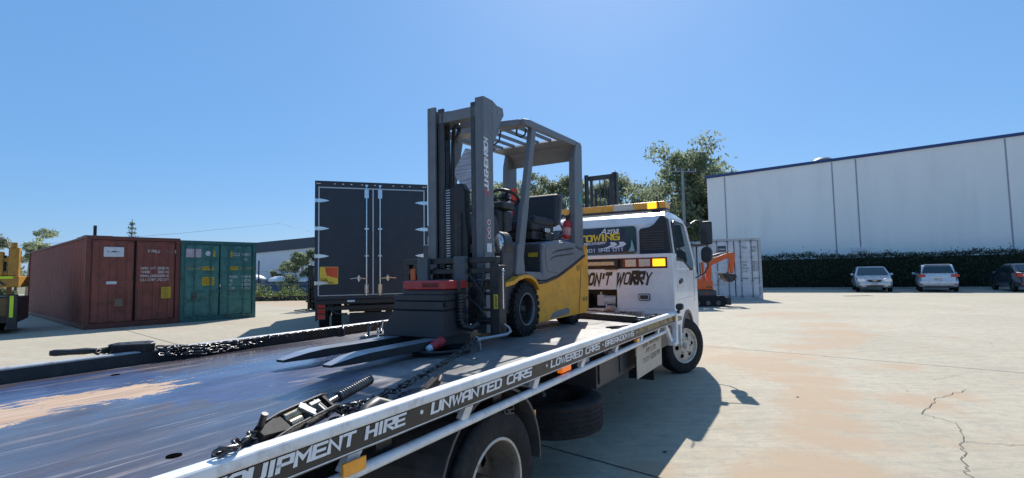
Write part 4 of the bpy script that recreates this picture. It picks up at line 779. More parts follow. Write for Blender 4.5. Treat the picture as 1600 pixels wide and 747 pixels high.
# ---- cab
CW0, CW1 = -1.12, .985; ym = lambda z: 0
def cab_x(side):
    def f(p):
        z = p[1]; ins = 0 if z < 1.5 else (z-1.5)*.075+max(0, z-2.08)*.3
        return (CW1-ins) if side else (CW0+ins)
    return f
b = MB()
arch = [(7.58+.41*cos(t), .42+.43*sin(t)) for t in [radians(a) for a in range(178, -1, -11)]]
b.prism([(6.76, .72), (7.13, .72), (7.14, .45)]+arch+[(8.02, .48), (8.36, .48), (8.42, .70), (8.40, 1.30), (8.36, 1.45), (6.76, 1.45)], 0, cab_x(0), cab_x(1))
b.prism([(6.76, 1.4505), (8.36, 1.4505), (8.30, 1.60), (8.02, 2.10), (7.90, 2.20), (7.60, 2.245), (7.15, 2.255), (6.93, 2.235), (6.80, 2.17), (6.755, 2.07), (6.755, 1.7)], 0, cab_x(0), cab_x(1))
cab = part('cab', b, white, TT, .035, 3, 25)
b = MB(); b.prism([(7.58+.40*cos(t), .42+.42*sin(t)) for t in [radians(a) for a in range(155, 20, -9)]]+[(7.58+.45*cos(t), .42+.47*sin(t)) for t in [radians(a) for a in range(22, 156, 9)]], 0, .972, .992); part('arch_trim', b, greyd, cab)
b = MB(); b.box(-.95, .80, 6.95, 7.9, .55, .85); part('cab_underside', b, blackm, cab)
RYc = 6.752  # rear window and intake coordinates pushed back along the camera's lines of sight
b = MB(); b.prism(rrect(-.72, .532, 1.682, 2.052, .05, 5), 1, RYc-.018, RYc+.01); rw = part('rear_window', b, mat('sign_glass', (.012, .055, .065), .12, 0, .3, 2, spec=.7), cab)
b = MB(); b.prism(rrect(-.70, .385, 1.70, 2.035, .03, 4), 1, RYc-.0205, RYc-.0185); part('window_decal', b, mat('decal_navy', (.015, .04, .085), .35, 0, .5, 3), rw)
wy = RYc-.022
b = MB(); letter(b, 'TOWING', (-.275, wy, 1.868), (.295, wy, 1.880), (.0, 0, 1), (0, -1, 0), .078, 1.5, 1.5); part('decal_word', b, lety, rw)
b = MB(); letter(b, 'AND RECOVERY', (-.36, wy, 1.818), (.105, wy, 1.826), (.1, 0, 1), (0, -1, 0), .028, 1.2, 1.2, shear=.15); part('decal_word', b, lettw, rw)
b = MB(); letter(b, '0401 946 011', (-.25, wy, 1.716), (.345, wy, 1.724), (0, 0, 1), (0, -1, 0), .042, 1.1, 1.5); part('decal_number', b, lettw, rw)
tex_label('Azna', .115, lettw, rw, frame((.03, wy-.001, 1.955), (1, 0, .06), (-.02, 0, 1)), 'decal_script', bold=.001, shear=.35, sx=1.15)
for x0 in (.075, .20):
    b = MB(); o_ = [(x0+.16, 1.845), (x0+.20, 1.815), (x0+.15, 1.78), (x0+.05, 1.765), (x0-.04, 1.76), (x0+.06, 1.785), (x0+.11, 1.81), (x0+.09, 1.845)]; b.add([(p[0], wy-.001, p[1]) for p in o_], [tuple(range(8))]); part('decal_swoosh', b, lettw, rw)
b = MB(); b.add([(.42, wy+.001, 1.71), (.51, wy+.001, 1.71), (.485, wy+.001, 1.83), (.47, wy+.001, 1.87), (.455, wy+.001, 1.77)], [(0, 1, 2, 3, 4)]); part('window_glint', b, mat('glint_pale', (.30, .42, .44), .5), rw)  # glint on the glass, painted as a flat pale shape
b = MB(); b.prism([(.585, 1.665), (.585, 1.975), (.605, 2.005), (.725, 2.020), (.78, 2.05), (.865, 2.15), (.905, 2.16), (.945, 2.12), (.99, 1.665)], 1, 6.69, 6.83)
b.prism([(.585, 1.665), (.99, 1.665), (.99, 1.70), (.585, 1.70)], 1, 6.68, 6.689); lv = part('air_intake', b, mat('intake_black', (.018, .02, .026), .55, 0, .15, 9), cab, .012)
b = MB()
for k in range(8): b.box(.63, .91, 6.678, 6.688, 1.72+k*.032, 1.737+k*.032)
part('louvre', b, greyd, lv)
b = MB(); b.prism([(7.10, 1.62), (7.10, 2.06), (7.16, 2.10), (7.66, 2.095), (7.76, 2.02), (8.10, 1.55), (8.06, 1.49), (7.92, 1.47), (7.45, 1.60)], 0, lambda p: CW1-(p[1]-1.5)*.075-.01, lambda p: CW1-(p[1]-1.5)*.075+.006); part('side_window', b, glass, cab)
b = MB(); b.prism([(7.06, 1.58), (7.06, 2.09), (7.13, 2.13), (7.70, 2.125), (7.80, 2.05), (8.15, 1.55), (8.08, 1.46), (7.92, 1.44), (7.45, 1.57)], 0, lambda p: CW1-(p[1]-1.5)*.075-.02, lambda p: CW1-(p[1]-1.5)*.075+.002); part('window_seal', b, blackp, cab)
for y_, z0, z1 in ((7.05, .95, 2.12), (8.12, .98, 1.46)):
    b = MB(); b.prism([(y_, z0), (y_+.012, z0), (y_+.012, z1), (y_, z1)], 0, lambda p: CW1-max(0, p[1]-1.5)*.075-.01, lambda p: CW1-max(0, p[1]-1.5)*.075+.0015); part('door_gap', b, greyd, cab)
b = MB(); b.prism([(7.12, 1.26), (7.30, 1.285), (7.30, 1.335), (7.12, 1.31)], 0, .97, 1.005); part('door_handle', b, blackp, cab, .008)
b = MB(); b.prism(rrect(7.05, 8.2, 1.04, 1.06, .008, 2), 0, .97, .993); part('body_crease', b, white, cab, .006)
b = MB(); 
for k, (tx_, y0, y1) in enumerate((('GVM 7.995', 6.72, 6.98), ('TARE 5.1T', 6.72, 6.96), ('AZNA', 6.74, 6.9))): letter(b, tx_, (.985, y0+.08, 1.22-k*.07), (.985, y1+.06, 1.22-k*.07), upz, nx, .035, .9, lift=.002)
part('door_lettering', b, mat('grey_lettering', (.25, .26, .27), .6), cab)
b = MB(); b.prism([(.88, 8.02), (.90, 8.42), (-1.02, 8.42), (-1.0, 8.02)], 2, 1.58, 1.585) if False else None
b.add([(.90, 8.335, 1.55), (-1.03, 8.335, 1.55), (-1.0, 8.045, 2.08), (.87, 8.045, 2.08)], [(0, 1, 2, 3)]); part('windscreen', b, glass, cab)
# light bar on the roof
b = MB(); b.box(-.97, .855, 7.08, 7.32, 2.285, 2.305); b.box(-.9, -.8, 7.12, 7.3, 2.24, 2.285); b.box(.65, .75, 7.12, 7.3, 2.24, 2.285); bar = part('light_bar', b, greyd, TT)
xs = [(-1.09, -.62, amber), (-.61, -.36, amber), (-.35, -.125, amber), (-.115, -.02, redl), (-.01, .175, amber), (.185, .505, palel), (.515, .675, amber), (.685, .985, amberl)]
xs = [(-.96, -.60, amber), (-.59, -.35, amber), (-.34, -.05, amber), (-.04, .105, amber), (.112, .405, palel), (.412, .60, amber), (.607, .73, amberl), (.7305, .85, amber)]
for x0, x1, m_ in xs: b = MB(); b.box(x0-.003, x1+.003, 7.075, 7.325, 2.306, 2.398); part('lens', b, m_, bar, .006)
b = MB(); b.tube([(.850, 6.80, 2.13), (.83, 6.79, 2.32), (.80, 6.78, 2.43)], .008, 6); b.cyl((.850, 6.80, 2.12), (.850, 6.80, 2.18), .012, n=8); part('antenna', b, blackp, TT)
# mirrors
b = MB(); b.tube([(.93, 8.10, 2.12), (1.02, 8.22, 2.20), (1.17, 8.26, 2.215), (1.18, 8.26, 1.5), (1.12, 8.30, 1.40), (.98, 8.28, 1.32)], .012, 8); b.box(.90, .97, 8.02, 8.14, 2.10, 2.16); ma = part('mirror_arm', b, blackp, TT)
b = MB(); b.prism(rrect(1.085, 1.260, 1.83, 2.185, .03, 4), 1, 8.20, 8.27); part('mirror', b, blackp, ma, .012)
b = MB(); b.prism(rrect(1.10, 1.245, 1.85, 2.165, .02, 4), 1, 8.192, 8.199); part('mirror_glass', b, mat('mirror_tinted', (.06, .055, .05), .12, .6, .2, 5), ma)
b = MB(); b.prism(rrect(1.09, 1.25, 1.55, 1.80, .075, 5), 1, 8.19, 8.28); part('mirror', b, blackp, ma, .02)
b = MB(); b.box(-1.34, -1.3, 8.15, 8.2, 1.7, 2.1); part('mirror', b, blackp, ma, .01)
b = MB(); b.box(-1.1, .96, 8.38, 8.50, .40, .72); part('front_bumper', b, white, TT, .03)
b = MB(); b.prism([(5.98, .50), (6.95, .50), (6.95, .86), (5.98, .86)], 0, .60, .93); part('fuel_tank', b, greyd, TT, .03)

# ---------------------------------------------------------------- the yellow and grey electric forklift
FL = thingT('forklift', 'yellow and grey electric forklift chained down on the tow truck deck', 'forklift', (-.11, 4.3, .9))
X0, X1 = -.56, .34
body_top = [(4.15, 1.335), (4.40, 1.35), (4.67, 1.395), (5.04, 1.505), (5.38, 1.62), (5.455, 1.75)]
b = MB()
yarch = [(3.95+.275*cos(t), 1.135+.275*sin(t)) for t in [radians(a) for a in (0, 15, 30, 45, 60, 72)]]
b.prism([(4.235, .99), (5.40, 1.0)] + [(5.455, 1.06), (5.475, 1.35), (5.46, 1.75)] + body_top[::-1][1:] + [(4.05, 1.385)]+yarch[::-1], 0, X0, X1)
yb = part('counterweight_body', b, yellow, FL, .012, 2)
b = MB(); b.prism([(4.46, 1.005), (4.53, 1.055), (4.62, 1.07), (4.88, 1.085), (4.93, 1.06), (4.9, 1.02)], 0, X1-.01, X1+.003); part('step_plate', b, greyl, yb)
b = MB(); b.prism([(5.17, 1.005), (5.18, 1.005), (5.275, 1.55), (5.265, 1.55)], 0, X1-.01, X1+.002); part('panel_gap', b, blackp, yb)
b = MB(); letter(b, 'EFG', (X1, 5.14, 1.49), (X1, 5.225, 1.505), upz, nx, .024, 1.0); letter(b, '320', (X1, 5.14, 1.46), (X1, 5.225, 1.475), upz, nx, .024, 1.0); letter(b, 'EFG 320', (X1, 5.29, 1.13), (X1, 5.43, 1.135), upz, nx, .035, 1.1); part('body_lettering', b, greyd, yb)
for xs in ((.02, .385), (X0-.04, X0+.30)):
    b = MB(); o_ = [(4.20, 1.30), (4.12, 1.385), (4.03, 1.425), (3.92, 1.435), (3.80, 1.42), (3.70, 1.385), (3.60, 1.375), (3.55, 1.37)]; i_ = [(3.55, 1.335), (3.62, 1.34), (3.71, 1.352), (3.80, 1.385), (3.92, 1.405), (4.02, 1.397), (4.10, 1.36), (4.17, 1.29)]
    b.prism(o_+i_, 0, *xs); part('front_fender', b, yellow, FL, .006)
# dark band and grey upper body
b = MB(); off = lambda P, d: [(p[0], p[1]+d) for p in P]
ln = [(3.98, 1.43), (4.08, 1.375), (4.2, 1.35)]+body_top[1:5]; b.prism(off(ln, .0)+off(ln, .022)[::-1], 0, X0+.002, X1+.006); part('body_seal', b, blackp, FL)
b = MB(); b.prism([(4.31, 1.375), (4.40, 1.374), (4.67, 1.419), (5.04, 1.529), (5.37, 1.642), (5.36, 1.69), (5.26, 1.735), (5.07, 1.765), (4.80, 1.775), (4.40, 1.745), (4.34, 1.715), (4.315, 1.64)], 0, X0, X1+.008); sb = part('side_panel', b, greyl, FL, .022, 3)
b = MB(); b.prism([(4.40, 1.46), (4.36, 1.66), (4.42, 1.73), (4.80, 1.755), (4.82, 1.66), (5.05, 1.66), (5.25, 1.66), (5.0, 1.545), (4.66, 1.44)], 0, X1, X1+.016); part('panel_bulge', b, greyl, sb, .012)
for k, (z, y0, y1) in enumerate(((1.655, 4.50, 5.03), (1.60, 4.46, 5.03))):
    b = MB(); b.prism([(y0, z-.03), (y0+.10, z-.004), (y1, z+.038), (y1, z+.052), (y0+.12, z+.016), (y0+.02, z-.014)], 0, X1+.005, X1+.018); part('vent_slot', b, blackp, sb)
b = MB(); b.prism([(3.82, 1.435), (4.05, 1.40), (4.33, 1.375), (4.33, 1.42), (4.28, 1.455), (3.98, 1.462), (3.95, 1.70), (3.86, 1.70)], 0, .25, X1+.004); part('door_sill', b, greyl, FL, .01); b = MB(); b.prism([(3.82, 1.435), (4.05, 1.40), (4.33, 1.375), (4.33, 1.42), (3.98, 1.462), (3.95, 1.70), (3.86, 1.70)], 0, X0-.004, X0+.09); part('door_sill', b, greyl, FL, .01)
b = MB(); b.box(X0+.02, X1-.03, 3.98, 4.34, 1.37, 1.445); part('floor_mat', b, mat('mat_black', (.012, .012, .013), .85), FL)
b = MB(); b.box(X0+.02, X1-.02, 4.31, 4.33, 1.44, 1.72); part('footwell_panel', b, greyd, FL)
b = MB(); b.box(X1-.022, X1-.019, 4.04, 4.2, 1.64, 1.68) if False else b.add([(X1-.019+.02, 4.13, 1.62), (X1+.001, 4.25, 1.62), (X1+.001, 4.25, 1.655), (X1+.001, 4.13, 1.655)], [(0, 1, 2, 3)]); 
b = MB(); b.box(.20, .30, 4.302, 4.309, 1.60, 1.64); part('warning_label', b, sty, FL)
b = MB(); b.box(X0+.02, X1-.02, 3.64, 3.90, 1.10, 1.72); b.prism([(3.60, 1.72), (3.96, 1.72), (3.96, 1.80), (3.88, 1.96), (3.76, 2.0), (3.66, 1.86)], 0, X0+.10, .12); part('front_cowl', b, greyd, FL, .02, 3)
b = MB(); b.box(-.35, .16, 3.92, 4.14, 2.03, 2.10); b.box(-.30, .12, 3.90, 4.02, 1.74, 2.03); b.prism([(3.98, 1.80), (4.12, 1.84), (4.12, 2.02), (3.98, 2.02)], 0, -.02, .14); dsh = part('dashboard', b, blackp, FL, .02, 3)
b = MB(); c = Vector((-.02, 4.26, 2.185)); axw = Vector((0, .45, .9)).normalized(); t_ = [c+(Vector((1, 0, 0))*cos(a)+axw.cross(Vector((1, 0, 0)))*sin(a))*.135 for a in [2*pi*k/28 for k in range(28)]]; b.tube(t_, .016, 8, closed=True)
for k in (4, 14, 24): b.bar(c, t_[k], .025, .012)
b.cyl(c-axw*.02, c+axw*.02, .045, n=14); b.cyl(c, (-.06, 4.10, 2.02), .022, n=8); part('steering_wheel', b, blackp, FL)
# seat
fab = mat('seat_fabric', (.014, .016, .024), .6, 0, .2, 30)

b = MB(); b.box(-.34, .22, 4.36, 4.86, 1.86, 1.97); b.box(-.36, -.28, 4.38, 4.84, 1.92, 2.01); b.box(.16, .24, 4.38, 4.84, 1.92, 2.01); part('seat_cushion', b, fab, FL, .035, 3)
b = MB(); b.prism([(4.80, 1.93), (4.87, 1.92), (4.97, 2.25), (4.96, 2.285), (4.90, 2.285), (4.85, 2.23)], 0, lambda p: -.30+(p[1]-1.93)*.12, lambda p: .26-(p[1]-1.93)*.05); part('seat_back', b, fab, FL, .06, 4)
b = MB(); b.prism([(4.885, 1.95), (4.90, 1.94), (4.985, 2.26), (4.975, 2.29)], 0, -.25, .275); part('seat_shell', b, greyl, FL, .012)
b = MB(); b.box(-.3, .2, 4.40, 4.90, 1.775, 1.86); b.cyl((.22, 4.6, 1.82), (.26, 4.6, 1.82), .035, n=12); part('seat_base', b, blackp, FL, .01)
b = MB(); b.box(.235, .27, 4.55, 4.66, 1.85, 1.89); part('seat_buckle', b, chrome, FL, .006)
b = MB(); b.box(-.31, -.24, 4.87, 4.90, 2.06, 2.38); part('warning_flag', b, mat('red_flag', (.70, .04, .02), .5), FL)
b = MB(); b.tube([(.15, 4.95, 2.02), (.20, 5.04, 2.08), (.26, 5.1, 2.05), (.24, 5.1, 1.92), (.2, 5.0, 1.85)], .012, 6); b.tube([(.1, 5.0, 1.95), (.18, 5.1, 1.98), (.22, 5.12, 1.86), (.1, 5.1, 1.80)], .012, 6); part('cable', b, blackp, FL)
b = MB(); b.lathe([(.0, .0), (.042, .01), (.05, .03), (.05, .17), (.04, .20), (.018, .215), (.018, .235)], (.245, 5.08, 1.80), (.10, .10, 1), 20); fe_ = part('fire_extinguisher', b, mat('extinguisher_red', (.35, .015, .02), .3, 0, .1, 9), FL)
b = MB(); b.box(.25, .29, 5.08, 5.12, 2.02, 2.06); b.tube([(.265, 5.10, 2.05), (.30, 5.12, 2.09), (.315, 5.15, 2.12)], .007, 6); part('valve', b, blackp, fe_)
b = MB(); b.lathe([(.0515, .05), (.0515, .13)], (.245, 5.08, 1.80), (.10, .10, 1), 20, a0=2.6, a1=5.2); part('label', b, mat('label_pale', (.40, .22, .22), .5, 0, .5, 60), fe_)
# overhead guard
gd = MB()
for sx in (0, 1):
    xa, xb = ((X0, X0+.05), (X1-.05, X1))[sx]; xm = (xa+xb)/2
    gd.bar((xm, 3.88, 1.44), (xm, 4.03, 2.07), .05, .105, (0, 1, 0)); gd.bar((xm, 4.03, 2.05), (xm, 4.215, 2.80), .05, .085, (0, 1, 0))
    gd.prism([(5.10, 1.70), (5.34, 1.66), (5.345, 2.2), (5.365, 2.87), (5.33, 2.90), (5.24, 2.90), (5.19, 2.84), (5.145, 2.70), (5.12, 2.2)], 0, xa-.012, xb+.008)
    gd.prism([(4.03, 2.800), (4.20, 2.800), (5.24, 2.845), (5.36, 2.86), (5.36, 2.905), (5.2, 2.905), (4.12, 2.868), (4.02, 2.85)], 0, xa, xb)
part('guard_pillars', gd, greym, FL, .008)
b = MB(); b.prism([(X0+.05, 4.02), (-.35, 3.985), (-.11, 3.975), (.12, 3.985), (X1-.05, 4.02), (X1-.05, 4.14), (X0+.05, 4.14)], 2, 2.80, 2.855); b.prism([(4.84, 2.83), (4.88, 2.862), (5.25, 2.875), (5.30, 2.70), (5.275, 2.695), (5.24, 2.78), (5.18, 2.845), (4.92, 2.837)], 0, X0+.05, X1-.05); part('guard_roof', b, greyl, FL, .006)
for k in range(5):
    x = X0+.155+k*.150; b = MB(); b.bar((x, 4.13, 2.825), (x, 4.87, 2.850), .020, .03); part('roof_bar', b, greym, FL)
b = MB(); b.tube([(.20, 4.13, 2.80), (.20, 4.12, 2.74), (.24, 4.13, 2.715), (.275, 4.15, 2.74), (.28, 4.16, 2.80)], .009, 6); part('cable_loop', b, blackp, FL)
b = MB(); b.box(X0+.052, X0+.056, 5.1, 5.28, 2.16, 2.33) if False else b.box(X0+.055, X0+.15, 5.09, 5.094, 2.16, 2.32); b.box(X0+.05, X0+.16, 5.095, 5.10, 2.15, 2.33); part('document_pouch', b, stk, FL)
b = MB(); b.add([(-.50, 4.06, 2.45), (-.30, 4.0, 2.66), (-.20, 3.99, 2.63), (-.24, 4.02, 2.27), (-.33, 4.05, 2.24)], [(0, 1, 2, 3, 4)]); 
for k in range(0): pass
ps = part('clear_sheet', b, mat('plastic_sheet', (.42, .45, .52), .25, 0, .35, 4, stretch=(1, 1, 14), trans=.25), FL); so_ = ps.modifiers.new('thick', 'SOLIDIFY'); so_.thickness = .004
# headlamps on the front cowl
for x, n_ in ((.27, 1), (-.36, 0)):
    b = MB(); c = Vector((x, 3.68, 1.685)); b.prism([(c.x+.062*cos(t), c.z+.115*sin(t)) for t in [2*pi*k/24 for k in range(24)]], 1, 3.66, 3.80); hl = part('headlight', b, blackp, FL, .02, 3)
    b = MB(); o_ = []; 
    for k in range(7):
        r_ = cos(pi/2*k/6); o_.append((r_, sin(pi/2*k/6)))
    v = []; 
    for r_, h_ in o_:
        for q in range(24): t = 2*pi*q/24; v.append((c.x+.05*r_*cos(t), 3.66-.03*h_, c.z+.10*r_*sin(t)))
    b.add(v, [(i*24+q, i*24+(q+1) % 24, (i+1)*24+(q+1) % 24, (i+1)*24+q) for i in range(6) for q in range(24)], True); part('lens', b, mat('lamp_glass', (.55, .55, .56), .08, .75, .45, 30), hl)
# wheels
def fl_wheel(par, x, y_, z, r, w, sgn, lug=True):
    b = MB(); b.lathe([(r*.58, -w*.5), (r*.9, -w*.5), (r*.955, -w*.42), (r*.955, w*.42), (r*.9, w*.5), (r*.58, w*.5)], (x, y_, z), (1, 0, 0), 44)
    if lug:
        for k in range(24):
            a = 2*pi*k/24
            for s_ in (-1, 1):
                aa = a+(pi/24 if s_ > 0 else 0); c = Vector((x+s_*w*.27, y_+cos(aa)*r*.955, z+sin(aa)*r*.955)); d = Vector((0, cos(aa), sin(aa))); tg = Vector((s_*.25, -sin(aa), cos(aa))).normalized()
                b.bar(c-Vector((w*.22*s_, 0, 0))-tg*0+d*.004, c+Vector((w*.235*s_, 0, 0))+tg*.012+d*.004, .034, .026, tuple(d))
    wl = part('wheel', b, rubber, par)
    b = MB(); ax = (sgn, 0, 0); b.lathe([(r*.60, w*.40), (r*.62, w*.51), (r*.57, w*.51), (r*.545, w*.40), (r*.52, w*.1)], (x, y_, z), ax, 36); rm = part('rim', b, steeld, wl)
    b = MB(); b.lathe([(r*.575, w*.512), (r*.61, w*.515)], (x, y_, z), ax, 36); part('rim_edge', b, greyl, wl)
    b = MB(); holed_disc(b, (x, y_, z), ax, .02, r*.53, [], lambda q: w*.12, 24, 3); b.lathe([(0, w*.36), (r*.16, w*.34), (r*.2, w*.12)], (x, y_, z), ax, 16)
    for k in range(5): a = 2*pi*k/5; q = Vector((x+sgn*w*.12, y_+cos(a)*r*.36, z+sin(a)*r*.36)); b.cyl(q, q+Vector((sgn*.02, 0, 0)), .011, n=6)
    part('hub', b, blackm, wl)
fl_wheel(FL, .262, 3.955, 1.133, .230, .21, 1); fl_wheel(FL, -.482, 3.955, 1.133, .230, .21, -1)
fl_wheel(FL, .24, 5.12, 1.10, .20, .14, 1); fl_wheel(FL, -.45, 5.12, 1.10, .20, .14, -1)
# mast
MY = 3.40
mst = MB()
for sx in (1, -1):
    xo = .305 if sx > 0 else -.275; s = lambda a, c: sorted((xo-sx*a, xo-sx*c))
    mst.box(*s(0, .022), MY, MY+.135, .98, 2.885+(0 if sx > 0 else -.005)); mst.box(*s(.022, .085), MY, MY+.022, .98, 2.885+(0 if sx > 0 else -.005)); mst.box(*s(.022, .085), MY+.113, MY+.135, .98, 2.87)
part('outer_mast', mst, greym, FL, .003)
b = MB()
for sx in (1, -1):
    xo = .215 if sx > 0 else -.185; s = lambda a, c: sorted((xo-sx*a, xo-sx*c))
    b.box(*s(0, .018), MY+.03, MY+.13, 1.0, 2.865); b.box(*s(.018, .06), MY+.03, MY+.048, 1.0, 2.865); b.box(*s(.018, .06), MY+.112, MY+.13, 1.0, 2.865)
part('inner_mast', b, greyd, FL, .002)
b = MB(); top_ = [(-.27, MY+.14), (-.2, MY+.20), (.0, MY+.235), (.2, MY+.20), (.30, MY+.14), (.30, MY+.16), (.2, MY+.225), (0, MY+.26), (-.2, MY+.225), (-.27, MY+.16)]; b.prism(top_, 2, 2.73, 2.83)
b.prism([(MY+.134, 2.50), (MY+.134, 2.885), (MY+.20, 2.86), (MY+.30, 2.86), (MY+.315, 2.80), (MY+.25, 2.72), (MY+.21, 2.63), (MY+.17, 2.55)], 0, .285, .308); b.prism([(MY+.134, 2.50), (MY+.134, 2.885), (MY+.30, 2.86), (MY+.315, 2.80), (MY+.25, 2.72), (MY+.17, 2.55)], 0, -.278, -.255)
b.box(-.19, .22, MY+.03, MY+.125, 2.74, 2.83); part('mast_crosshead', b, greyl, FL, .004)
b = MB()
for z in (1.05, 1.62): b.box(-.19, .22, MY+.05, MY+.12, z, z+.07)
part('mast_crossbar', b, greyd, FL)
b = MB(); b.prism([(-.13, 1.55), (-.13, 2.15), (-.10, 2.18), (-.03, 2.165), (.0, 2.20), (.06, 2.20), (.095, 2.14), (.10, 1.9), (.12, 1.75), (.12, 1.55)], 1, MY+.02, MY+.10); part('mast_guard', b, mat('mast_black', (.012, .013, .015), .5, 0, .25, 9), FL, .01)
b = MB(); 
for z in range(34): b.box(-.085, -.045, MY+.005, MY+.02, 1.45+z*.021, 1.458+z*.021)
part('lift_chain', b, steel, FL)
b = MB(); b.cyl((.03, MY+.03, 1.2), (.03, MY+.03, 1.95), .038, n=16); b.cyl((-.15, MY+.10, 1.2), (-.15, MY+.10, 2.6), .028, n=14); b.cyl((.18, MY+.10, 1.2), (.18, MY+.10, 2.6), .028, n=14); part('lift_cylinder', b, blackm, FL)
b = MB()
for o in (0, .02): b.tube([(-.14+o, MY+.16, 2.2), (-.14+o, MY+.17, 2.6), (-.12+o, MY+.16, 2.72+o), (-.07+o, MY+.15, 2.74+o), (-.05+o, MY+.14, 2.68), (-.09, MY+.14, 2.60), (-.11, MY+.13, 2.4), (-.11, MY+.12, 2.1)], .010, 6)
b.tube([(.27, MY+.26, 2.72), (.275, MY+.31, 2.66), (.27, MY+.29, 2.58), (.26, MY+.2, 2.52)], .008, 6); b.tube([(.24, MY+.16, 2.45), (.24, MY+.18, 1.9), (.2, MY+.16, 1.5)], .01, 6); part('hydraulic_hose', b, blackp, FL)
b = MB(); letter(b, 'JUNGHEINRICH', (.305, MY+.050, 2.115), (.305, MY+.050, 2.535), (0, -1, 0), (1, 0, 0), .050, 1.5, 1.2, shear=.15); part('mast_lettering', b, lettw, FL)
b = MB(); letter(b, 'J', (.305, MY+.052, 2.078), (.305, MY+.052, 2.108), (0, -1, 0), (1, 0, 0), .050, 1.5, 1.2, shear=.15); part('mast_lettering', b, mat('red_lettering', (.6, .04, .03), .5), FL)
for z in (1.86, 1.80, 1.75):
    b = MB(); b.cyl((.306, MY+.055, z), (.3075, MY+.055, z), .024, n=20); part('mast_badge', b, stk, FL); b = MB(); b.cyl((.3078, MY+.055, z), (.3085, MY+.055, z), .016, n=16); part('badge_mark', b, redp, FL)
b = MB()
for z in (1.66, 1.72, 2.0, 2.3, 2.6, 2.78): b.cyl((.305, MY+.115, z), (.311, MY+.115, z), .009, n=6)
for z in (2.65, 2.80): b.cyl((.308, MY+.22, z), (.316, MY+.22, z), .013, n=6)
part('bolt', b, steel, FL)
b = MB(); b.box(.306, .3075, MY+.02, MY+.09, 1.62, 1.69); part('mast_decal', b, stk, FL)
b = MB()
for y_, z_ in ((5.18, 2.5), (5.18, 2.44), (5.18, 2.38)): b.cyl((X1+.008, y_+.09, z_-.55), (X1+.011, y_+.09, z_-.55), .006, n=8)
part('screw', b, blackp, FL)
b = MB(); b.box(X1+.009, X1+.011, 5.22, 5.30, 2.20, 2.32); part('guard_decal', b, mat('teal_decal', (.05, .25, .24), .5), FL)
# carriage with fork positioner frame and forks
CY_ = 3.215
b = MB(); b.box(-.375, .525, CY_, CY_+.05, 1.53, 1.575); b.box(-.375, .525, CY_, CY_+.05, 1.45, 1.49); b.box(-.375, .525, CY_+.01, CY_+.05, 1.07, 1.12)
for x in (-.375, .455): b.box(x, x+.045, CY_+.005, CY_+.06, .98, 1.55)
b.box(.47, .545, CY_-.01, CY_+.09, .985, 1.51); b.box(-.12, -.06, CY_+.05, CY_+.12, 1.0, 1.5); b.box(.14, .2, CY_+.05, CY_+.12, 1.0, 1.5); cr_ = part('carriage', b, blackm, FL, .004)
b = MB()
for z, r_ in ((1.40, .014), (1.30, .012), (1.18, .010), (1.10, .012)): b.cyl((-.34, CY_+.02, z), (.46, CY_+.02, z), r_, n=10)
b.box(.30, .44, CY_-.005, CY_+.03, 1.33, 1.39); b.box(.26, .40, CY_-.002, CY_+.03, 1.14, 1.2); part('side_shift_rod', b, steeld, cr_)
b = MB()
for (xa, za, xb, zb) in ((.28, 1.45, .42, 1.22), (.42, 1.46, .30, 1.20), (.22, 1.3, .44, 1.12), (.3, 1.12, .42, 1.35)): b.tube([(xa, CY_-.01, za), ((xa+xb)/2+.04, CY_-.03, (za+zb)/2), (xb, CY_-.01, zb)], .008, 6)
part('hose', b, blackp, cr_)
b = MB(); b.cyl((.562, CY_+.02, 1.19), (.562, CY_+.02, 1.47), .0055, n=8); b.ball((.562, CY_+.02, 1.47), .013); b.ball((.562, CY_+.02, 1.445), .010); part('grease_rod', b, chrome, cr_)
b = MB(); b.box(.50, .535, CY_-.0135, CY_-.0105, 1.19, 1.295); yl = part('warning_label', b, lety, cr_)
b = MB(); letter(b, 'DANGER', (.528, CY_-.0135, 1.20), (.528, CY_-.0135, 1.285), (-1, 0, 0), (0, -1, 0), .018, 1.2); part('label_lettering', b, lettdk, yl)
b = MB(); b.box(-.31, -.255, CY_-.005, CY_+.03, 1.405, 1.50); part('red_bracket', b, orange, cr_, .008)
forkm = mat('fork_steel', (.36, .375, .41), .32, .55, .22, 9, dirt=(.10, .10, .105), dscale=9, damt=.4, stretch=(1, .3, 1))
for xt, xs_ in ((-.225, -.150), (.180, .212)):
    b = MB(); w_ = .068; v = []; Yp = [(CY_-.004, 1.002, .948, 0), (2.22, .995, .945, 0), (2.11, .986, .945, .008), (1.965, .960, .946, .036)]
    b.m = 0
    for (yy, zt, zb, nr) in Yp:
        f_ = (CY_-yy)/(CY_-1.965); xc = xs_+(xt-xs_)*f_; v += [(xc-w_+nr, yy, zb), (xc+w_-nr, yy, zb), (xc+w_-nr, yy, zt), (xc-w_+nr, yy, zt)]
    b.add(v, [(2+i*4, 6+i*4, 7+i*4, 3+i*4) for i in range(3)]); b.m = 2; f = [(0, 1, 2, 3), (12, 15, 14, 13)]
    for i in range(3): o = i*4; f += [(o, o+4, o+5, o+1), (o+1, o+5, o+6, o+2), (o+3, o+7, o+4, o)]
    b.add(v, f); b.m = 1; b.box(xs_-.052, xs_+.052, CY_-.042, CY_-.005, 1.001, 1.585); part('fork', b, [forkm, mat('shank_paint', (.07, .085, .095), .5, 0, .15, 9, dirt=(.16, .16, .15), dscale=12, damt=.4), mat('fork_side_shade', (.018, .018, .02), .55, 0, .3, 12)], FL)  # shade on the fork sides is put into their near-black colour
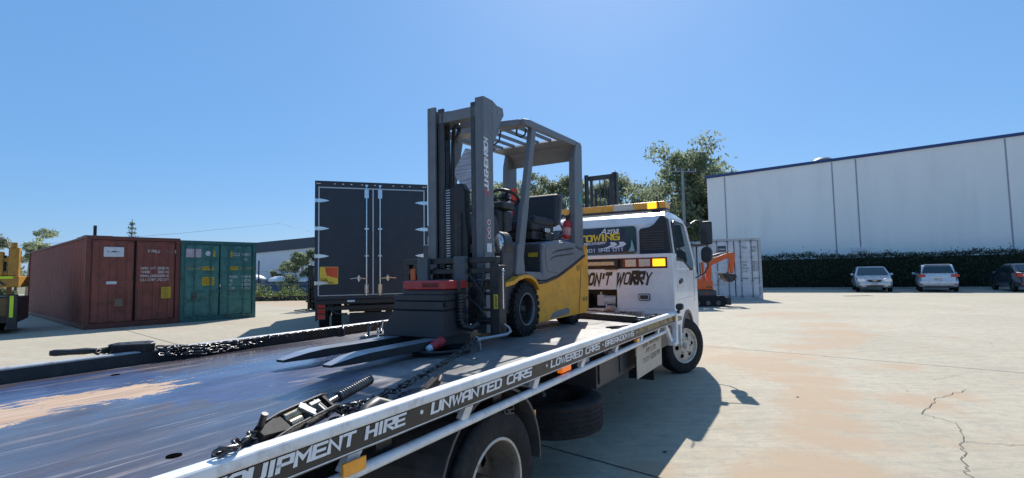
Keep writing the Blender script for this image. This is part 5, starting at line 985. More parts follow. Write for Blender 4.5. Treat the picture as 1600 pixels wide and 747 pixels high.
# ---------------------------------------------------------------- battery charger standing on the forks
CH = thingT('battery_charger', 'black battery charger with a red lid standing on the forklift forks', 'charger', (.05, 2.95, 1.0))
cb = mat('charger_black', (.022, .024, .03), .42, 0, .12, 5, dirt=(.05, .05, .055), dscale=8, damt=.4)
YF, YB = 2.865, 3.165
b = MB(); b.prism([(-.27, 1.0), (.285, 1.0), (.285, 1.19), (-.165, 1.19), (-.275, 1.06)], 1, YF, YB); part('base_housing', b, cb, CH, .008)
b = MB(); b.box(-.165, .283, YF+.004, YB, 1.197, 1.257); b.box(-.165, .284, YF, YB, 1.262, 1.305) ; b.box(-.075, .284, YF, YB, 1.305, 1.338); part('mid_housing', b, cb, CH, .006)
b = MB(); b.box(-.16, .278, YF+.01, YB-.01, 1.18, 1.31); part('gasket', b, mat('hole_black', (.004, .004, .004), .9), CH)
b = MB(); b.box(-.072, .290, YF-.006, YB, 1.342, 1.405); lid = part('lid', b, redp, CH, .010, 3)
b = MB()
for k in range(13): x = .112+k*.0115; b.box(x, x+.006, YF-.0085, YF-.0065, 1.358, 1.388)
part('vent_grille', b, mat('grille_dark', (.12, .02, .02), .6), lid)
b = MB(); b.box(.287, .2955, 3.035, 3.075, 1.33, 1.41); part('clip', b, greyd, CH)
b = MB()
for k in range(9): a = k*.2; b.cyl((.305, 3.05+.0*k, 1.305-.022*k), (.305, 3.05, 1.290-.022*k), .030-.001*(k % 2)*4, n=14)
b.tube([(.305, 3.05, 1.11), (.315, 3.07, 1.07), (.35, 3.12, 1.05), (.38, 3.17, 1.08)], .026, 10); part('corrugated_hose', b, blackp, CH)
b = MB(); b.cyl((.2865, 2.90, 1.235), (.292, 2.90, 1.235), .018, n=14); b.tube([(.295, 2.90, 1.25), (.31, 2.90, 1.24), (.30, 2.90, 1.22)], .005, 6); part('key_switch', b, blackm, CH)
# charging cable coils
rr = random.Random(5)
def coil(mb, c, R_, n, r, z0, seed, ell=1.0, rot=0):
    q = random.Random(seed); pts = []
    for k in range(n*22):
        t = 2*pi*k/22; RR = R_*(1+.13*sin(t*.37+seed)+q.uniform(-.012, .012)); x, y = RR*cos(t), RR*sin(t)*ell
        pts.append((c[0]+x*cos(rot)-y*sin(rot), c[1]+x*sin(rot)+y*cos(rot), z0+r+.010*abs(sin(t*.61+seed))+.012*(k//22 % 3)))
    mb.tube(pts, r, 8)
b = MB(); coil(b, (.27, 2.84), .19, 5, .010, .9, 2, .8, .5); b.tube([(.12, 2.80, .96), (.20, 2.86, .985), (.26, 2.90, .985)], .012, 8); cc = soloT('cable_coil', b, mat('cable_black', (.02, .02, .023), .35, 0, .2, 9), 'coiled black charging cable lying on the deck below the charger', 'cable', (.26, 2.93, .9))
pg = thingT('power_plug', 'red industrial plug with a pale collar resting on the coiled cable', 'plug', (.22, 2.78, .95))
pa = Vector((.285, 2.70, .950)); pb = Vector((.320, 2.88, 1.010)); d = (pb-pa).normalized()
b = MB(); b.lathe([(.0, .035), (.024, .035), (.028, .045), (.030, .065), (.027, .08), (.033, .085), (.034, .135), (.028, .150), (.0, .150)], pa, d, 18); b.box(.30, .318, 2.78, 2.81, .985, 1.005); part('plug_body', b, mat('plug_red', (.36, .02, .03), .45, 0, .12, 12), pg)
b = MB(); b.lathe([(.0, .0), (.019, .0), (.021, .012), (.024, .034), (.0, .034)], pa, d, 14); part('collar', b, mat('plug_pale', (.45, .55, .65), .4), pg)
b = MB(); coil(b, (-.60, 3.18), .16, 4, .0115, .9, 7, .7, .9); b.tube([(-.62, 3.05, .92), (-.70, 3.14, 1.03), (-.62, 3.22, 1.06), (-.55, 3.12, .98)], .011, 8); b.tube([(-.56, 3.1, .92), (-.66, 3.2, 1.0), (-.6, 3.3, 1.0), (-.5, 3.2, .95)], .011, 8)
soloT('cable_coil', b, mat('cable_gloss', (.02, .02, .025), .18, 0, .2, 9, coat=.6), 'glossy black cable coil at the far side of the charger, shining in the sun', 'cable', (-.60, 3.18, .9))

# ---------------------------------------------------------------- chain binders and chains
def binder(name, label, p0, p1, roll, hand_end, scale=1.0, solid=False):
    # p0: tail end of the body, p1: head end; built along local y then placed
    p0 = Vector(p0); p1 = Vector(p1); d = (p1-p0).normalized(); x = d.cross(Vector((0, 0, 1))).normalized(); z = x.cross(d)
    t = thingT(name, label, 'load binder', tuple(p0)); L = (p1-p0).length
    c_, s_ = cos(roll), sin(roll); X = x*c_+z*s_; Z = z*c_-x*s_
    M = Matrix(((X.x, d.x, Z.x, p0.x), (X.y, d.y, Z.y, p0.y), (X.z, d.z, Z.z, p0.z), (0, 0, 0, 1)))
    def pp(n, mb, m, **k): mb.xf(M); return part(n, mb, m, t, **k)
    w = .032 if not solid else .03
    for s in (-1, 1):
        b = MB(); b.prism([(0, -.016), (.04, -.026), (L*.55, -.03), (L*.85, -.028), (L, -.014), (L, .014), (L*.85, .028), (.09, .03), (.0, .010)], 0, s*w-.004, s*w+.004)
        pp('side_plate', b, blackm, bevel=.003)
    b = MB(); b.box(-w, w, .05, L*.9, -.030, -.024); b.box(-w, w, L*.86, L*.9, -.024, .02); b.prism([(-w, .09), (w, .09), (.012, -.03), (-.012, -.03)], 2, -.012, .02); pp('base_plate', b, mat('matt_black', (.012, .012, .013), .7, 0, .2, 12, spec=.3))
    b = MB()
    for y_, r_ in ((.05, .014), (L*.42, .011), (L*.80, .014)): b.cyl((-w-.012, y_, 0), (w+.012, y_, 0), r_, n=12)
    pp('cross_pin', b, blackm)
    b = MB(); b.bar((-.028, L*.56, .0), (.028, L*.56, .0), .012, .05); b.bar((-.028, L*.72, .0), (.028, L*.72, .0), .010, .045); b.bar((-.01, L*.57, .02), (-.01, L*.72, .02), .012, .03); b.bar((-.026, L*.47, .03), (.026, L*.52, .035), .03, .006); pp('ratchet_pawl', b, mat('pawl_grey', (.30, .30, .30), .5, .2, .3, 30, dirt=(.05, .05, .05), dscale=30, damt=.8) if not solid else blackm)
    b = MB(); b.cyl((.012, .10, .012), (.012, L*.40, .012), .014, n=14)
    for k in range(14): y_ = .11+k*(L*.26/14); b.lathe([(.012, -.003), (.017, 0), (.012, .003)], (-.016, y_, .008), (0, 1, 0), 14)
    pp('screw_barrel', b, mat('brass_steel', (.42, .38, .28), .28, .8, .15, 20, dirt=(.1, .07, .04), dscale=20, damt=.5) if not solid else blackm)
    if solid: b = MB(); b.prism([(.02, -.034), (L*.9, -.04), (L, -.02), (L, .02), (L*.9, .042), (.05, .036), (0, 0)], 0, -.04, .04); pp('gear_case', b, blackm, bevel=.01)
    b = MB(); b.tube([(0, .02, 0), (.0, -.03, -.005), (.012, -.055, -.02), (0, -.07, -.035), (-.012, -.05, -.03), (0, -.035, -.01)], .010, 8); b.cyl((-.02, -.01, .02), (-.03, -.015, .06), .010, n=8); pp('tail_hook', b, blackm)
    # handle
    b = MB(); y0 = L+.0 if hand_end > 0 else -.02; sg = 1 if hand_end > 0 else -1; hl = .27
    b.cyl((0, y0-sg*.06, .0), (0, y0+sg*.04, .01), .013, n=10); y1 = y0+sg*.03
    if solid:
        b.tube([(0, y1, .01), (0, y1+sg*.06, .012), (0, y1+sg*.13, .010), (0, y1+sg*.20, .014), (0, y1+sg*.225, .012)], .02, 12, rs=[.015, .021, .018, .021, .015])
    else:
        b.cyl((0, y1, .012), (0, y1+sg*hl, .03), .016, n=16)
        for k in range(15): q = (k+.5)/15; b.lathe([(.016, -.006), (.0215, -.003), (.0215, .003), (.016, .006)], (0, y1+sg*hl*q, .012+.018*q), (0, 1, .06), 16)
    h = pp('handle', b, blackp if solid else steeld)
    return t, M
nb_, M1 = binder('chain_binder', 'black ratchet load binder with a ribbed handle leaning against the near deck rail', (1.115, .955, .990), (.960, 1.335, .985), radians(-38), 1)
fb_, M2 = binder('chain_binder', 'black load binder lying on the far deck rail with its grip pointing at the camera', (-1.375, 1.555, 1.005), (-1.315, 1.80, .995), radians(80), -1, solid=True)
chm = mat('chain_steel', (.07, .07, .075), .30, .85, .3, 30, dirt=(.25, .22, .18), dscale=35, damt=.5)
b = MB(); chain(b, [(.985, 1.34, .955), (.93, 1.55, .935), (.80, 1.95, .925), (.62, 2.5, .935), (.47, 3.02, .985)], jit=.002); chain(b, [(1.00, 1.32, .925), (.90, 1.58, .918), (.84, 1.75, .916)], jit=.004)
soloT('tie_down_chain', b, chm, 'steel tie-down chain running across the deck from the near binder to the forklift frame', 'chain', (.8, 1.9, .93))
b = MB(); chain(b, [(1.10, .96, .99), (1.13, .90, 1.000), (1.160, .84, 1.002), (1.175, .80, 1.000), (1.15, .795, .96), (1.12, .80, .92)], jit=.004); chain(b, [(1.09, .94, .97), (1.115, .86, .965), (1.135, .82, .985), (1.13, .80, .95), (1.11, .82, .915)], jit=.006)
soloT('tie_down_chain', b, chm, 'short black chain trailing from the tail of the near binder over the near rail edge', 'chain', (1.15, .8, .9))
b = MB(); chain(b, [(-1.31, 1.84, .99), (-1.30, 2.1, .965), (-1.29, 2.6, .965), (-1.30, 3.2, .965), (-1.29, 3.9, .965)], jit=.002)
for k in range(3): chain(b, [(-1.28+.02*k, 1.82, .985-.02*k), (-1.27+.025*k, 2.1, .96-.02*k), (-1.29+.02*k, 2.35, .955-.015*k), (-1.28, 2.45+.05*k, .93)], jit=.010)
soloT('tie_down_chain', b, chm, 'long chain heaped beside the far binder and running on along the far rail', 'chain', (-1.3, 2.3, .93))
b = MB(); b.box(-1.255, -1.205, 3.32, 3.335, .90, .965); b.tube([(-1.23, 3.33, .96), (-1.26, 3.36, .99), (-1.29, 3.38, .975)], .01, 6); soloT('hook_plate', b, steeld, 'small dark hook plate hanging from the chain along the far rail', 'hook', (-1.23, 3.33, .9))
# grab hook on the forklift frame
hk = thingT('tie_down_hook', 'galvanised J hook clamped at the foot of the forklift frame, end of the deck chain', 'hook', (.47, 3.05, .97))
hm = mat('hook_steel', (.32, .36, .38), .35, .7, .15, 15)
b = MB(); b.tube([(.46, 3.03, .985), (.50, 3.12, .99), (.535, 3.20, .995), (.565, 3.27, 1.0), (.58, 3.30, 1.02), (.575, 3.28, 1.05), (.56, 3.24, 1.08)], .012, 8, rs=[.016, .013, .013, .013, .014, .012, .006]); part('hook_arm', b, hm, hk)
b = MB(); b.bar((.465, 3.045, .975), (.468, 3.05, .908), .026, .014); b.tube([(.455+.02*cos(t), 3.03, .985+.02*sin(t)) for t in [2*pi*k/10 for k in range(10)]], .007, 6, closed=True); b.ball((.465, 3.045, .98), .020, 6); part('hook_shank', b, hm, hk)
# webbing strap on the near rail
wb = mat('webbing', (.22, .18, .13), .85, 0, .2, 30, bump=.3, bscale=200)
sp_ = thingT('webbing_strap', 'dirty webbing strap with a metal end fitting lying against the near rail', 'strap', (1.0, 1.7, .9))
b = MB(); pts = [(1.115, 1.50, .935), (1.10, 1.60, .94), (1.04, 1.72, .925), (.985, 1.83, .915), (.965, 1.90, .92)]; ww = [.02, .024, .026, .026, .02]; v = []
for p, w in zip(pts, ww): v += [(p[0]-w, p[1]-.01, p[2]+.004), (p[0]+w, p[1]+.01, p[2]+.006), (p[0]+w, p[1]+.01, p[2]), (p[0]-w, p[1]-.01, p[2]-.002)]
b.add(v, [(0, 1, 2, 3), (16, 19, 18, 17)]+[(i*4+j, i*4+(j+1) % 4, i*4+4+(j+1) % 4, i*4+4+j) for i in range(4) for j in range(4)]); part('webbing', b, wb, sp_)
b = MB(); b.bar((.955, 1.885, .915), (.975, 1.935, .955), .05, .03); b.tube([(.94, 1.93, .92), (.96, 1.96, .95), (.99, 1.95, .97), (1.0, 1.92, .95)], .008, 6); part('end_fitting', b, mat('rusty_fitting', (.14, .09, .06), .6, .3, .2, 20), sp_)
b = MB(); b.tube([(1.12, 1.32, .93), (1.10, 1.37, .96), (1.08, 1.44, .965), (1.10, 1.50, .945), (1.14, 1.55, .925)], .02, 8, rs=[.018, .026, .03, .024, .014]); soloT('rubber_strap', b, blackp, 'lump of black rubber strapping tucked by the near rail beside the webbing', 'strap', (1.1, 1.45, .92))
# gear in front of the headboard
g1 = thingT('lifting_bar', 'black crossbar with a pale top edge lying across the deck before the headboard', 'bar', (.45, 5.6, .9))
b = MB(); b.bar((.03, 5.78, .935), (.90, 5.40, .935), .07, .065); part('bar', b, blackm, g1, .008)
b = MB(); b.bar((.03, 5.79, .9695), (.80, 5.45, .9695), .022, .004); part('edge_strip', b, stk, g1)
b = MB(); b.cyl((.87, 5.40, .93), (.97, 5.46, .93), .028, n=12); b.cyl((.93, 5.36, .92), (.95, 5.50, .92), .018, n=10); part('end_joint', b, steeld, g1)
b = MB(); b.bar((.0, 5.93, .99), (.78, 5.86, .965), .035, .03); b.box(.72, .84, 5.82, 5.95, .90, .985); soloT('steel_rod', b, steel, 'pale steel rod resting in front of the winch motor', 'bar', (.4, 5.9, .94), bevel=.004)
b = MB(); b.cyl((.44, 5.84, 1.005), (.52, 5.80, 1.01), .042, n=16); b.ball((.56, 5.79, .975), .035, 8); b.tube([(.35, 5.8, .98), (.42, 5.82, .99)], .012, 6); soloT('wheel_strap_ratchet', b, mat('rusty_pale', (.40, .27, .22), .5, .3, .3, 20, dirt=(.03, .02, .02), dscale=25, damt=.8), 'rusty ratchet fitting sitting on top of the pale steel rod', 'ratchet', (.5, 5.82, .97))
b = MB(); b.cyl((.96, 5.62, .92), (1.02, 5.66, .92), .022, n=10); b.box(.99, 1.08, 5.60, 5.70, .90, .96); b.cyl((1.04, 5.65, .96), (1.04, 5.65, .985), .015, n=8); soloT('shackle', b, steeld, 'dark bolt fitting on the deck by the near corner of the headboard', 'shackle', (1.0, 5.65, .91))
b = MB(); b.tube([(.78, 4.80, .906), (.90, 4.95, .91), (1.02, 5.10, .912), (1.06, 5.02, .912), (.96, 4.86, .908), (.86, 4.74, .906)], .008, 6, closed=True); b.box(1.0, 1.06, 4.98, 5.08, .9, .925); soloT('loop_strap', b, blackp, 'thin black loop of strap on the sunlit deck near the headboard', 'strap', (.9, 4.9, .905))
b = MB(); b.box(.98, 1.06, 4.30, 4.40, .9, .93); b.box(1.0, 1.05, 4.52, 4.60, .9, .925); b.tube([(1.04, 4.40, .91), (1.08, 4.46, .912), (1.03, 4.52, .912)], .007, 6); soloT('buckle', b, blackp, 'small black buckle on the deck close to the near rail', 'buckle', (1.03, 4.45, .91))

# ---------------------------------------------------------------- orange mini excavator
ex = thing('mini_excavator', 'orange mini excavator with its bucket raised, parked before the pale container', 'excavator', (7.42, 20.8, 0), radians(0))
b = MB()
for s in (-1, 1):
    o_ = rrect(-.95, .95, 0, .42, .2, 6); mb2 = MB(); x0, x1 = sorted((s*.38, s*.66)); mb2.prism(o_, 1, x0, x1); mb2.v = [(p[0], p[1], p[2]) for p in mb2.v]; tr = part('track', mb2, rubber, ex, .01)
    m3 = MB()
    for k in range(4): m3.cyl((-.6+k*.4, s*.67, .14), (-.6+k*.4, s*.68, .14), .09, n=14)
    part('roller', m3, steeld, tr)
b = MB(); b.box(.95, 1.12, -.62, .62, .05, .34); b.bar((.5, .35, .3), (1.0, .35, .2), .08); b.bar((.5, -.35, .3), (1.0, -.35, .2), .08); part('dozer_blade', b, blackm, ex, .01)
b = MB(); b.box(-.72, .60, -.56, .56, .36, .66); part('lower_skirt', b, greyd, ex, .05)
b = MB(); b.prism([(-.74, .665), (.46, .665), (.46, .92), (.30, 1.02), (-.1, 1.10), (-.7, 1.16)], 1, -.58, .58); bo = part('body', b, orange, ex, .04, 3)
b = MB()
for k in range(3): b.prism([(-.45+k*.13, .72), (-.38+k*.13, .72), (-.50+k*.13, .86), (-.57+k*.13, .86)], 1, -.59, -.581)
b.box(.18, .40, -.59, -.581, .74, .78); part('vent', b, blackp, bo)
b = MB(); b.box(-.55, -.1, -.3, .3, 1.12, 1.6); part('seat', b, blackp, ex, .05)
b = MB()
for x, y in ((-.68, -.5), (-.68, .5), (.25, .5)): b.tube([(x, y, 1.35), (x, y, 2.40)], .03, 8)
b.box(-.75, .35, -.56, .56, 2.40, 2.46); part('canopy', b, blackp, ex)
for x, z1 in ((.12, 1.72), (.02, 1.66)): b = MB(); b.tube([(x, -.2, 1.25), (x-.02, -.2, z1)], .02, 6); part('control_lever', b, blackp, ex)
b = MB(); b.box(.44, .62, -.13, .13, .60, 1.0); b.prism([(.44, .95), (.58, .95), (.62, 1.4), (.60, 1.84), (.50, 1.88), (.46, 1.4)], 1, -.07, .07); part('boom_base', b, orange, ex, .015)
b = MB(); b.prism([(.42, 1.70), (.60, 1.60), (1.0, 1.78), (1.36, 1.92), (1.50, 2.02), (1.44, 2.10), (1.30, 2.10), (.9, 1.96), (.5, 1.86)], 1, -.065, .065); bm_ = part('boom', b, orange, ex, .012)
b = MB(); b.prism([(1.36, 2.12), (1.52, 2.14), (1.60, 2.02), (1.58, 1.8), (1.50, 1.28), (1.40, 1.28), (1.38, 1.8)], 1, -.055, .055); ar = part('dipper_arm', b, orange, ex, .012)
b = MB(); b.cyl((.62, 0, 1.97), (1.0, 0, 2.08), .04, n=12); b.cyl((1.0, 0, 2.08), (1.34, 0, 2.14), .02, n=10); part('hydraulic_ram', b, blackm, ex)
b = MB(); b.cyl((.26, -.16, .9), (.22, -.16, 1.75), .055, n=12); b.box(.16, .34, -.22, -.10, 1.0, 1.12); b.cyl((.52, .16, .95), (.50, .16, 1.55), .045, n=12); b.cyl((1.40, 0, 1.75), (1.30, 0, 1.32), .03, n=10); part('hydraulic_ram', b, orange, ex)
b = MB(); b.bar((1.30, 0, 1.34), (1.22, 0, 1.24), .06); b.prism([(.98, 1.30), (1.55, 1.24), (1.56, 1.12), (1.48, 1.0), (1.35, .93), (1.20, .95), (1.08, 1.08)], 1, -.22, .22); part('bucket', b, mat('bucket_black', (.02, .02, .022), .4, .3, .3, 12, dirt=(.2, .19, .17), dscale=10, damt=.5), ex, .01)
b = MB()
for k in range(5): b.bar((.98, -.2+k*.1, 1.3), (.92, -.2+k*.1, 1.36), .03)
part('bucket_teeth', b, steel, ex)
b = MB(); letter(b, 'KUBOTA', (.45, -.1, .50), (.55, -.1, .50), (0, 0, 1), (0, -1, 0), .04, 1); 
b = MB(); b.box(1.05, 1.122, -.3, .1, .14, .17) if False else b.box(.1, .35, -.567, -.561, .48, .51); part('red_label', b, redp, ex)
# small black blade lying beside
# ---------------------------------------------------------------- cars
def car(name, label, loc, rz, col, kind, plate_txt):
    # local: front towards -y (sedan seen from front) or +y; x across; length along y from 0 (near end) to L
    t = thing(name, label, 'car', loc, rz, 'cars parked along the hedge'); paint = mat(col[0], col[1], .28, .35, .05, 3, coat=.6)
    Wd = .86; front = kind == 'front'
    if front: P_ = [(0.05, .28), (0, .50), (.04, .62), (.18, .74), (.98, .93), (1.10, .95), (1.85, 1.40), (2.2, 1.455), (3.2, 1.44), (3.85, 1.12), (4.45, 1.05), (4.55, .8), (4.5, .3)]
    elif kind == 'hatch': P_ = [(.06, .28), (0, .42), (.0, .60), (.05, .90), (.10, 1.0), (.40, 1.44), (.62, 1.50), (1.9, 1.50), (2.5, 1.45), (3.2, 1.02), (4.0, .85), (4.2, .6), (4.15, .28)]
    else: P_ = [(.06, .28), (0, .45), (.0, .62), (.04, .98), (.10, 1.02), (.50, 1.05), (1.15, 1.42), (1.5, 1.48), (2.4, 1.47), (3.3, 1.02), (4.3, .82), (4.5, .6), (4.45, .28)]
    wb_ = (.85, 3.45) if front else ((.75, 3.35) if kind == 'hatch' else (1.0, 3.6)); bot = []
    for yc in reversed(wb_): bot += [(yc+.36*cos(a), .31+.36*sin(a)) for a in [radians(q) for q in (-5, 30, 60, 90, 120, 150, 185)]]
    half = lambda z: Wd if z < .95 else Wd-(z-.95)*.38
    poly = P_+[(p[0], max(.22, p[1])) for p in bot]
    def tw(p): 
        e = min(p[0], P_[-2][0]-p[0]); return max(0, .32-e)*.42+(.02 if p[1] < .45 else 0)
    b = MB(); lo = [p for p in P_ if p[1] <= .96]; 
    b.prism(poly, 0, lambda p: -half(p[1])+tw(p), lambda p: half(p[1])-tw(p)); bd = part('body', b, paint, t, .05, 3, 28)
    gl = MB()
    if front: quad = [(1.12, .965, .76), (1.12, .965, -.76), (1.80, 1.385, -.60), (1.80, 1.385, .60)]
    elif kind == 'hatch': quad = [(.11, 1.025, .68), (.11, 1.025, -.68), (.36, 1.40, -.55), (.36, 1.40, .55)]
    else: quad = [(.52, 1.075, .66), (.52, 1.075, -.66), (1.12, 1.41, -.56), (1.12, 1.41, .56)]
    dn = Vector((0, -.012, .012)); gl.add([(q[2], q[0]-.012, q[1]+.014) for q in quad], [(0, 1, 2, 3)]); part('windscreen' if front else 'rear_window', gl, glass, bd)
    for s in (-1, 1):
        g2 = MB()
        if kind == 'hatch': sp = [(.45, 1.04), (.62, 1.40), (2.4, 1.40), (3.0, 1.04)]
        elif front: sp = [(1.35, 1.0), (1.95, 1.36), (3.1, 1.36), (3.6, 1.05)]
        else: sp = [(.85, 1.06), (1.35, 1.38), (2.4, 1.39), (3.1, 1.04)]
        g2.prism(sp, 0, lambda p: s*(half(p[1])-.01), lambda p: s*(half(p[1])+.006)); part('side_window', g2, glass, bd)
        for yc in wb_:
            w = MB(); tyre(w, (s*(Wd-.10), yc, .31), (1, 0, 0), .31, .19, .20, 2, 28); wl = part('wheel', w, rubber, t); w = MB(); holed_disc(w, (s*(Wd-.04), yc, .31), (s, 0, 0), .03, .20, [(.12, radians(a), .035) for a in range(0, 360, 60)], None, 48, 8); part('rim', w, steel, wl)
        m_ = MB(); ym = 1.55 if front else (2.75 if kind == 'hatch' else 2.9); m_.ball((s*(Wd+.09), ym, 1.0), .085, 8, (1.1, .6, .8)); m_.bar((s*(Wd-.08), ym+.05, .96), (s*(Wd+.05), ym+.02, .98), .05); part('door_mirror', m_, paint, bd)
        l_ = MB()
        if front:
            l_.prism(rrect(min(s*.42, s*.80), max(s*.42, s*.80), .60, .76, .07, 5), 1, .02, .22); l_.ball((s*.62, .07, .68), .10, 8, (1.5, .6, .75)); part('headlight', l_, mat('headlight_glass', (.72, .74, .76), .1, .3, .1, 20), bd, .01)
        else:
            z0, z1 = (.83, .98) if kind == 'hatch' else (.80, .98); l_.prism([(s*.52, z0+.02), (s*.56, z1), (s*.88, z1-.02), (s*.885, z0+.0), (s*.72, z0-.02)], 1, -.012, .10); l_.box(min(s*.84, s*.872), max(s*.84, s*.872), .1, .34, z0, z1-.03); part('tail_light', l_, redl, bd, .01)
            l2 = MB(); l2.box(min(s*.60, s*.70), max(s*.60, s*.70), -.02, -.012, z0+.05, z1-.05); part('indicator', l2, palel if kind != 'hatch' else redl, bd)
            l3 = MB(); l3.box(min(s*.66, s*.78), max(s*.66, s*.78), -.006, .05, .38, .45); part('reflector', l3, redl, bd)
    if front:
        g = MB(); g.prism([(-.34, .72), (.34, .72), (.24, .58), (-.24, .58)], 1, -.012, .2); part('grille', g, blackp, bd, .005); g = MB(); g.box(-.10, .10, -.02, -.013, .64, .67); part('badge', g, chrome, bd)
        g = MB(); g.prism([(-.42, .40), (.42, .40), (.36, .30), (-.36, .30)], 1, .0, .1); g.box(-.82, -.60, .03, .1, .32, .38); g.box(.60, .82, .03, .1, .32, .38); part('lower_intake', g, blackp, bd)
        pz, pw = .47, .20
    else:
        g = MB(); g.box(-.36, .36, -.014, .1, .79 if kind == 'hatch' else .84, .812 if kind == 'hatch' else .858); part('boot_trim', g, chrome, bd)
        g = MB(); g.box(-.62, .62, -.008, .1, .24, .33); part('bumper_insert', g, blackp, bd); 
        if kind == 'hatch': g = MB(); g.box(-.80, .80, -.035, .02, .46, .60); part('rear_bumper', g, paint, bd, .03); g = MB(); g.box(-.55, .55, .40, .60, 1.485, 1.52); part('spoiler', g, paint, bd, .012)
        pz, pw = .70 if kind == 'hatch' else .68, .20
    p_ = MB(); p_.prism(rrect(-pw, pw, pz-.055, pz+.055, .01, 2), 1, -.025, -.006); np_ = part('number_plate', p_, stk, bd); p_ = MB(); letter(p_, plate_txt, (-pw+.04, -.025, pz-.035), (pw-.04, -.025, pz-.035), (0, 0, 1), (0, -1, 0), .07, .9); part('plate_lettering', p_, lettdk, np_)
    return t
silver = ('silver_paint', (.50, .53, .57)); silver2 = ('pale_silver_paint', (.56, .59, .63)); darkg = ('dark_grey_paint', (.055, .065, .085))
car('parked_car', 'silver sedan parked nose out, facing the camera, in front of the hedge', (20.35, 28.9, 0), radians(-30), silver, 'front', 'AZ53BX')
car('parked_car', 'silver hatchback parked tail out between the silver sedan and the dark sedan', (23.1, 27.9, 0), radians(-36), silver2, 'hatch', 'BQ07LK')
car('parked_car', 'dark grey sedan with lit-looking red tail lamps cut off by the picture edge', (26.6, 25.85, 0), radians(-27), darkg, 'sedan', 'CN21EA')

# ---------------------------------------------------------------- other forklifts standing in the yard
def yard_forklift(label, loc, rz, mast_h, body):
    t = thing('forklift', label, 'forklift', loc, rz, 'dark forklifts in the yard'); m_ = mat('dark_forklift_paint', (.03, .032, .036), .5, 0, .2, 6, dirt=(.1, .09, .08), dscale=7, damt=.5)
    for s in (-1, 1):
        b = MB(); x = s*.36; b.box(x-.05, x+.05, -.12, -.08, .08, mast_h); b.box(min(x, x+s*.05), max(x, x+s*.05), -.12, .05, .08, mast_h); xi = s*.25; b.box(xi-.03, xi+.03, -.08, -.02, .1, mast_h*.985); b.cyl((s*.16, .0, .2), (s*.16, .0, mast_h*.9), .035, n=10); part('mast_channel', b, m_, t, .004)
    b = MB()
    for z in (mast_h-.14, mast_h*.55, .35): b.box(-.32, .32, -.06, .02, z, z+.11)
    b.box(-.36, .36, .02, .06, mast_h-.10, mast_h-.03); part('mast_crossbar', b, m_, t)
    b = MB(); b.tube([(-.06, .04, .3), (-.06, .04, mast_h-.1)], .015, 6); b.tube([(.06, .04, .3), (.06, .04, mast_h-.1)], .015, 6); part('lift_chain', b, steeld, t)
    b = MB(); b.box(-.45, .45, -.22, -.13, .35, .42); b.box(-.45, .45, -.22, -.13, .75, .82); 
    for s in (-.28, .28): b.box(s-.05, s+.05, -.27, -.22, .06, .95); b.box(s-.05, s+.05, -1.15, -.22, .04, .08)
    part('fork_carriage', b, blackm, t)
    b = MB(); b.prism([(.25, .25), (2.0, .3), (2.05, .95), (1.75, 1.15), (1.1, 1.0), (.9, .55), (.35, .55), (.3, 1.05), (.22, 1.05)], 0, -.5, .5); part('body', b, body, t, .03)
    b = MB()
    for s in (-1, 1): b.bar((s*.46, .28, 1.0), (s*.44, .55, 2.08), .06); b.bar((s*.46, 1.75, 1.1), (s*.44, 1.6, 2.08), .06); b.bar((s*.44, .5, 2.1), (s*.44, 1.65, 2.1), .05)
    for k in range(6): b.bar((-.44, .55+k*.21, 2.1), (.44, .55+k*.21, 2.1), .04)
    part('overhead_guard', b, m_, t); b = MB(); b.box(-.25, .25, .95, 1.4, 1.0, 1.15); b.box(-.25, .25, 1.35, 1.47, 1.1, 1.6); part('seat', b, fab, t, .03)
    b = MB(); b.tube([(.0+.15*cos(a), .72, 1.30+.15*sin(a)) for a in [2*pi*k/16 for k in range(16)]], .014, 6, closed=True); b.cyl((0, .72, 1.3), (0, .5, 1.0), .02, n=8); part('steering_wheel', b, blackp, t)
    for s in (-1, 1):
        for y_, r_ in ((.35, .30), (1.65, .25)):
            w = MB(); tyre(w, (s*.43, y_, r_), (1, 0, 0), r_, .17, r_*.55, 2, 28); wl = part('wheel', w, rubber, t); w = MB(); w.lathe([(0, .03), (r_*.5, .05), (r_*.56, .08)], (s*.45, y_, r_), (s, 0, 0), 20); part('rim', w, steeld, wl)
    return t
yard_forklift('small black forklift tucked beside the left edge of the box truck', (-8.45, 22.3, 0), radians(-14), 1.95, blackm)
yard_forklift('black forklift whose tall mast stands up behind the tow truck cab', (2.25, 12.6, 0), radians(-30), 3.86, mat('orange_body', (.45, .12, .02), .5))

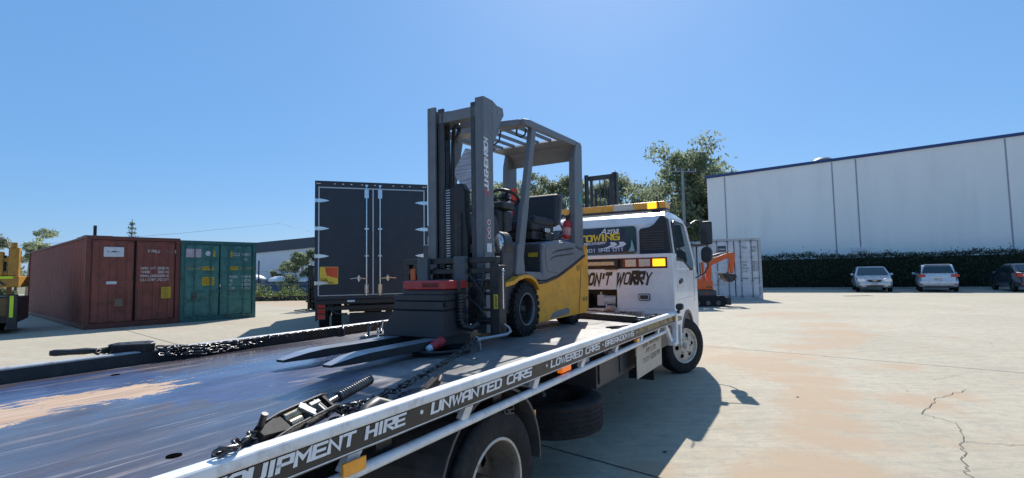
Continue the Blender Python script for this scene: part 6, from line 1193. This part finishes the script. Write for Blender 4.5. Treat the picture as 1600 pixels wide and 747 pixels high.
# ---------------------------------------------------------------- yellow machine at the left edge
ym_ = thing('yellow_machine', 'yellow work machine with hi-vis strips cut off by the left picture edge', 'work machine', (-14.42, 14.25, 0), radians(38))
och = mat('ochre_paint', (.42, .20, .02), .5, 0, .15, 5, dirt=(.12, .07, .03), dscale=8, damt=.6)
b = MB(); b.box(-2.6, .52, 0, 2.4, .30, 1.02); part('chassis', b, blackm, ym_, .02)
b = MB(); b.box(-2.6, .30, -.03, .0, .50, 1.0); b.box(-2.5, .1, -.20, .0, .48, .56); part('rear_panel', b, mat('brown_panel', (.16, .09, .03), .6, 0, .2, 6), ym_)
b = MB(); b.box(.30, .52, -.12, .0, .12, 1.10); part('corner_post', b, blackp, ym_, .01)
b = MB(); b.box(.355, .435, -.126, -.121, .46, 1.06); part('hi_vis_strip', b, hivis, ym_)
b = MB(); b.box(-2.6, .52, -.1, 2.4, 1.30, 1.62); part('platform', b, och, ym_, .02); b = MB(); b.box(-2.5, .40, -.106, -.101, 1.545, 1.605); part('hi_vis_strip', b, hivis, ym_)
b = MB()
for k in range(9): b.add([(-2.2+k*.3, -.104, 1.36), (-2.12+k*.3, -.104, 1.36), (-2.28+k*.3, -.104, 1.52), (-2.36+k*.3, -.104, 1.52)], [(0, 1, 2, 3)])
part('chevron', b, blackp, ym_)
b = MB(); b.box(.26, .36, .0, .12, 1.02, 1.30); b.box(-.3, -.2, .0, .12, 1.02, 1.30); b.box(-1.9, -1.7, .1, .3, 1.02, 1.3); part('support', b, mat('rusty_mount', (.20, .08, .03), .7), ym_)
b = MB(); b.box(.28, .50, -.05, .30, 1.62, 2.42); b.box(.05, .18, -.05, .2, 1.62, 2.3); b.box(-.2, -.08, -.05, .2, 1.62, 2.2); b.box(-2.4, .28, .0, .1, 1.62, 1.72); b.box(-2.4, .5, .0, .12, 2.02, 2.12); b.cyl((.39, -.02, 2.42), (.39, -.02, 2.56), .07, n=12); part('upper_frame', b, och, ym_, .012)
b = MB(); b.prism([(-2.3, 1.72), (-.3, 1.72), (-.5, 2.6), (-2.1, 2.7)], 1, .6, 2.0); part('engine_cover', b, och, ym_, .04)
b = MB(); b.tube([(-.7, .0, 2.3), (-.7, .0, 2.62), (-.45, .0, 2.72), (.0, .0, 2.72), (.22, .0, 2.64), (.26, .0, 2.4)], .022, 8); part('handrail', b, greyl, ym_)
b = MB(); b.cyl((.18, .1, 1.75), (.18, .1, 2.2), .05, n=12); b.cyl((-.02, .1, 1.75), (-.02, .1, 2.25), .04, n=12); part('hydraulic_ram', b, blackm, ym_)
for x in (-.1, -1.8):
    for y_ in (.55, 1.9): w = MB(); tyre(w, (x, y_, .40), (1, 0, 0), .40, .3, .22, 3, 28); wl = part('wheel', w, rubber, ym_); w = MB(); w.lathe([(0, .1), (.2, .12), (.22, .15)], (x, y_, .4), (1, 0, 0), 20); part('rim', w, och, wl)
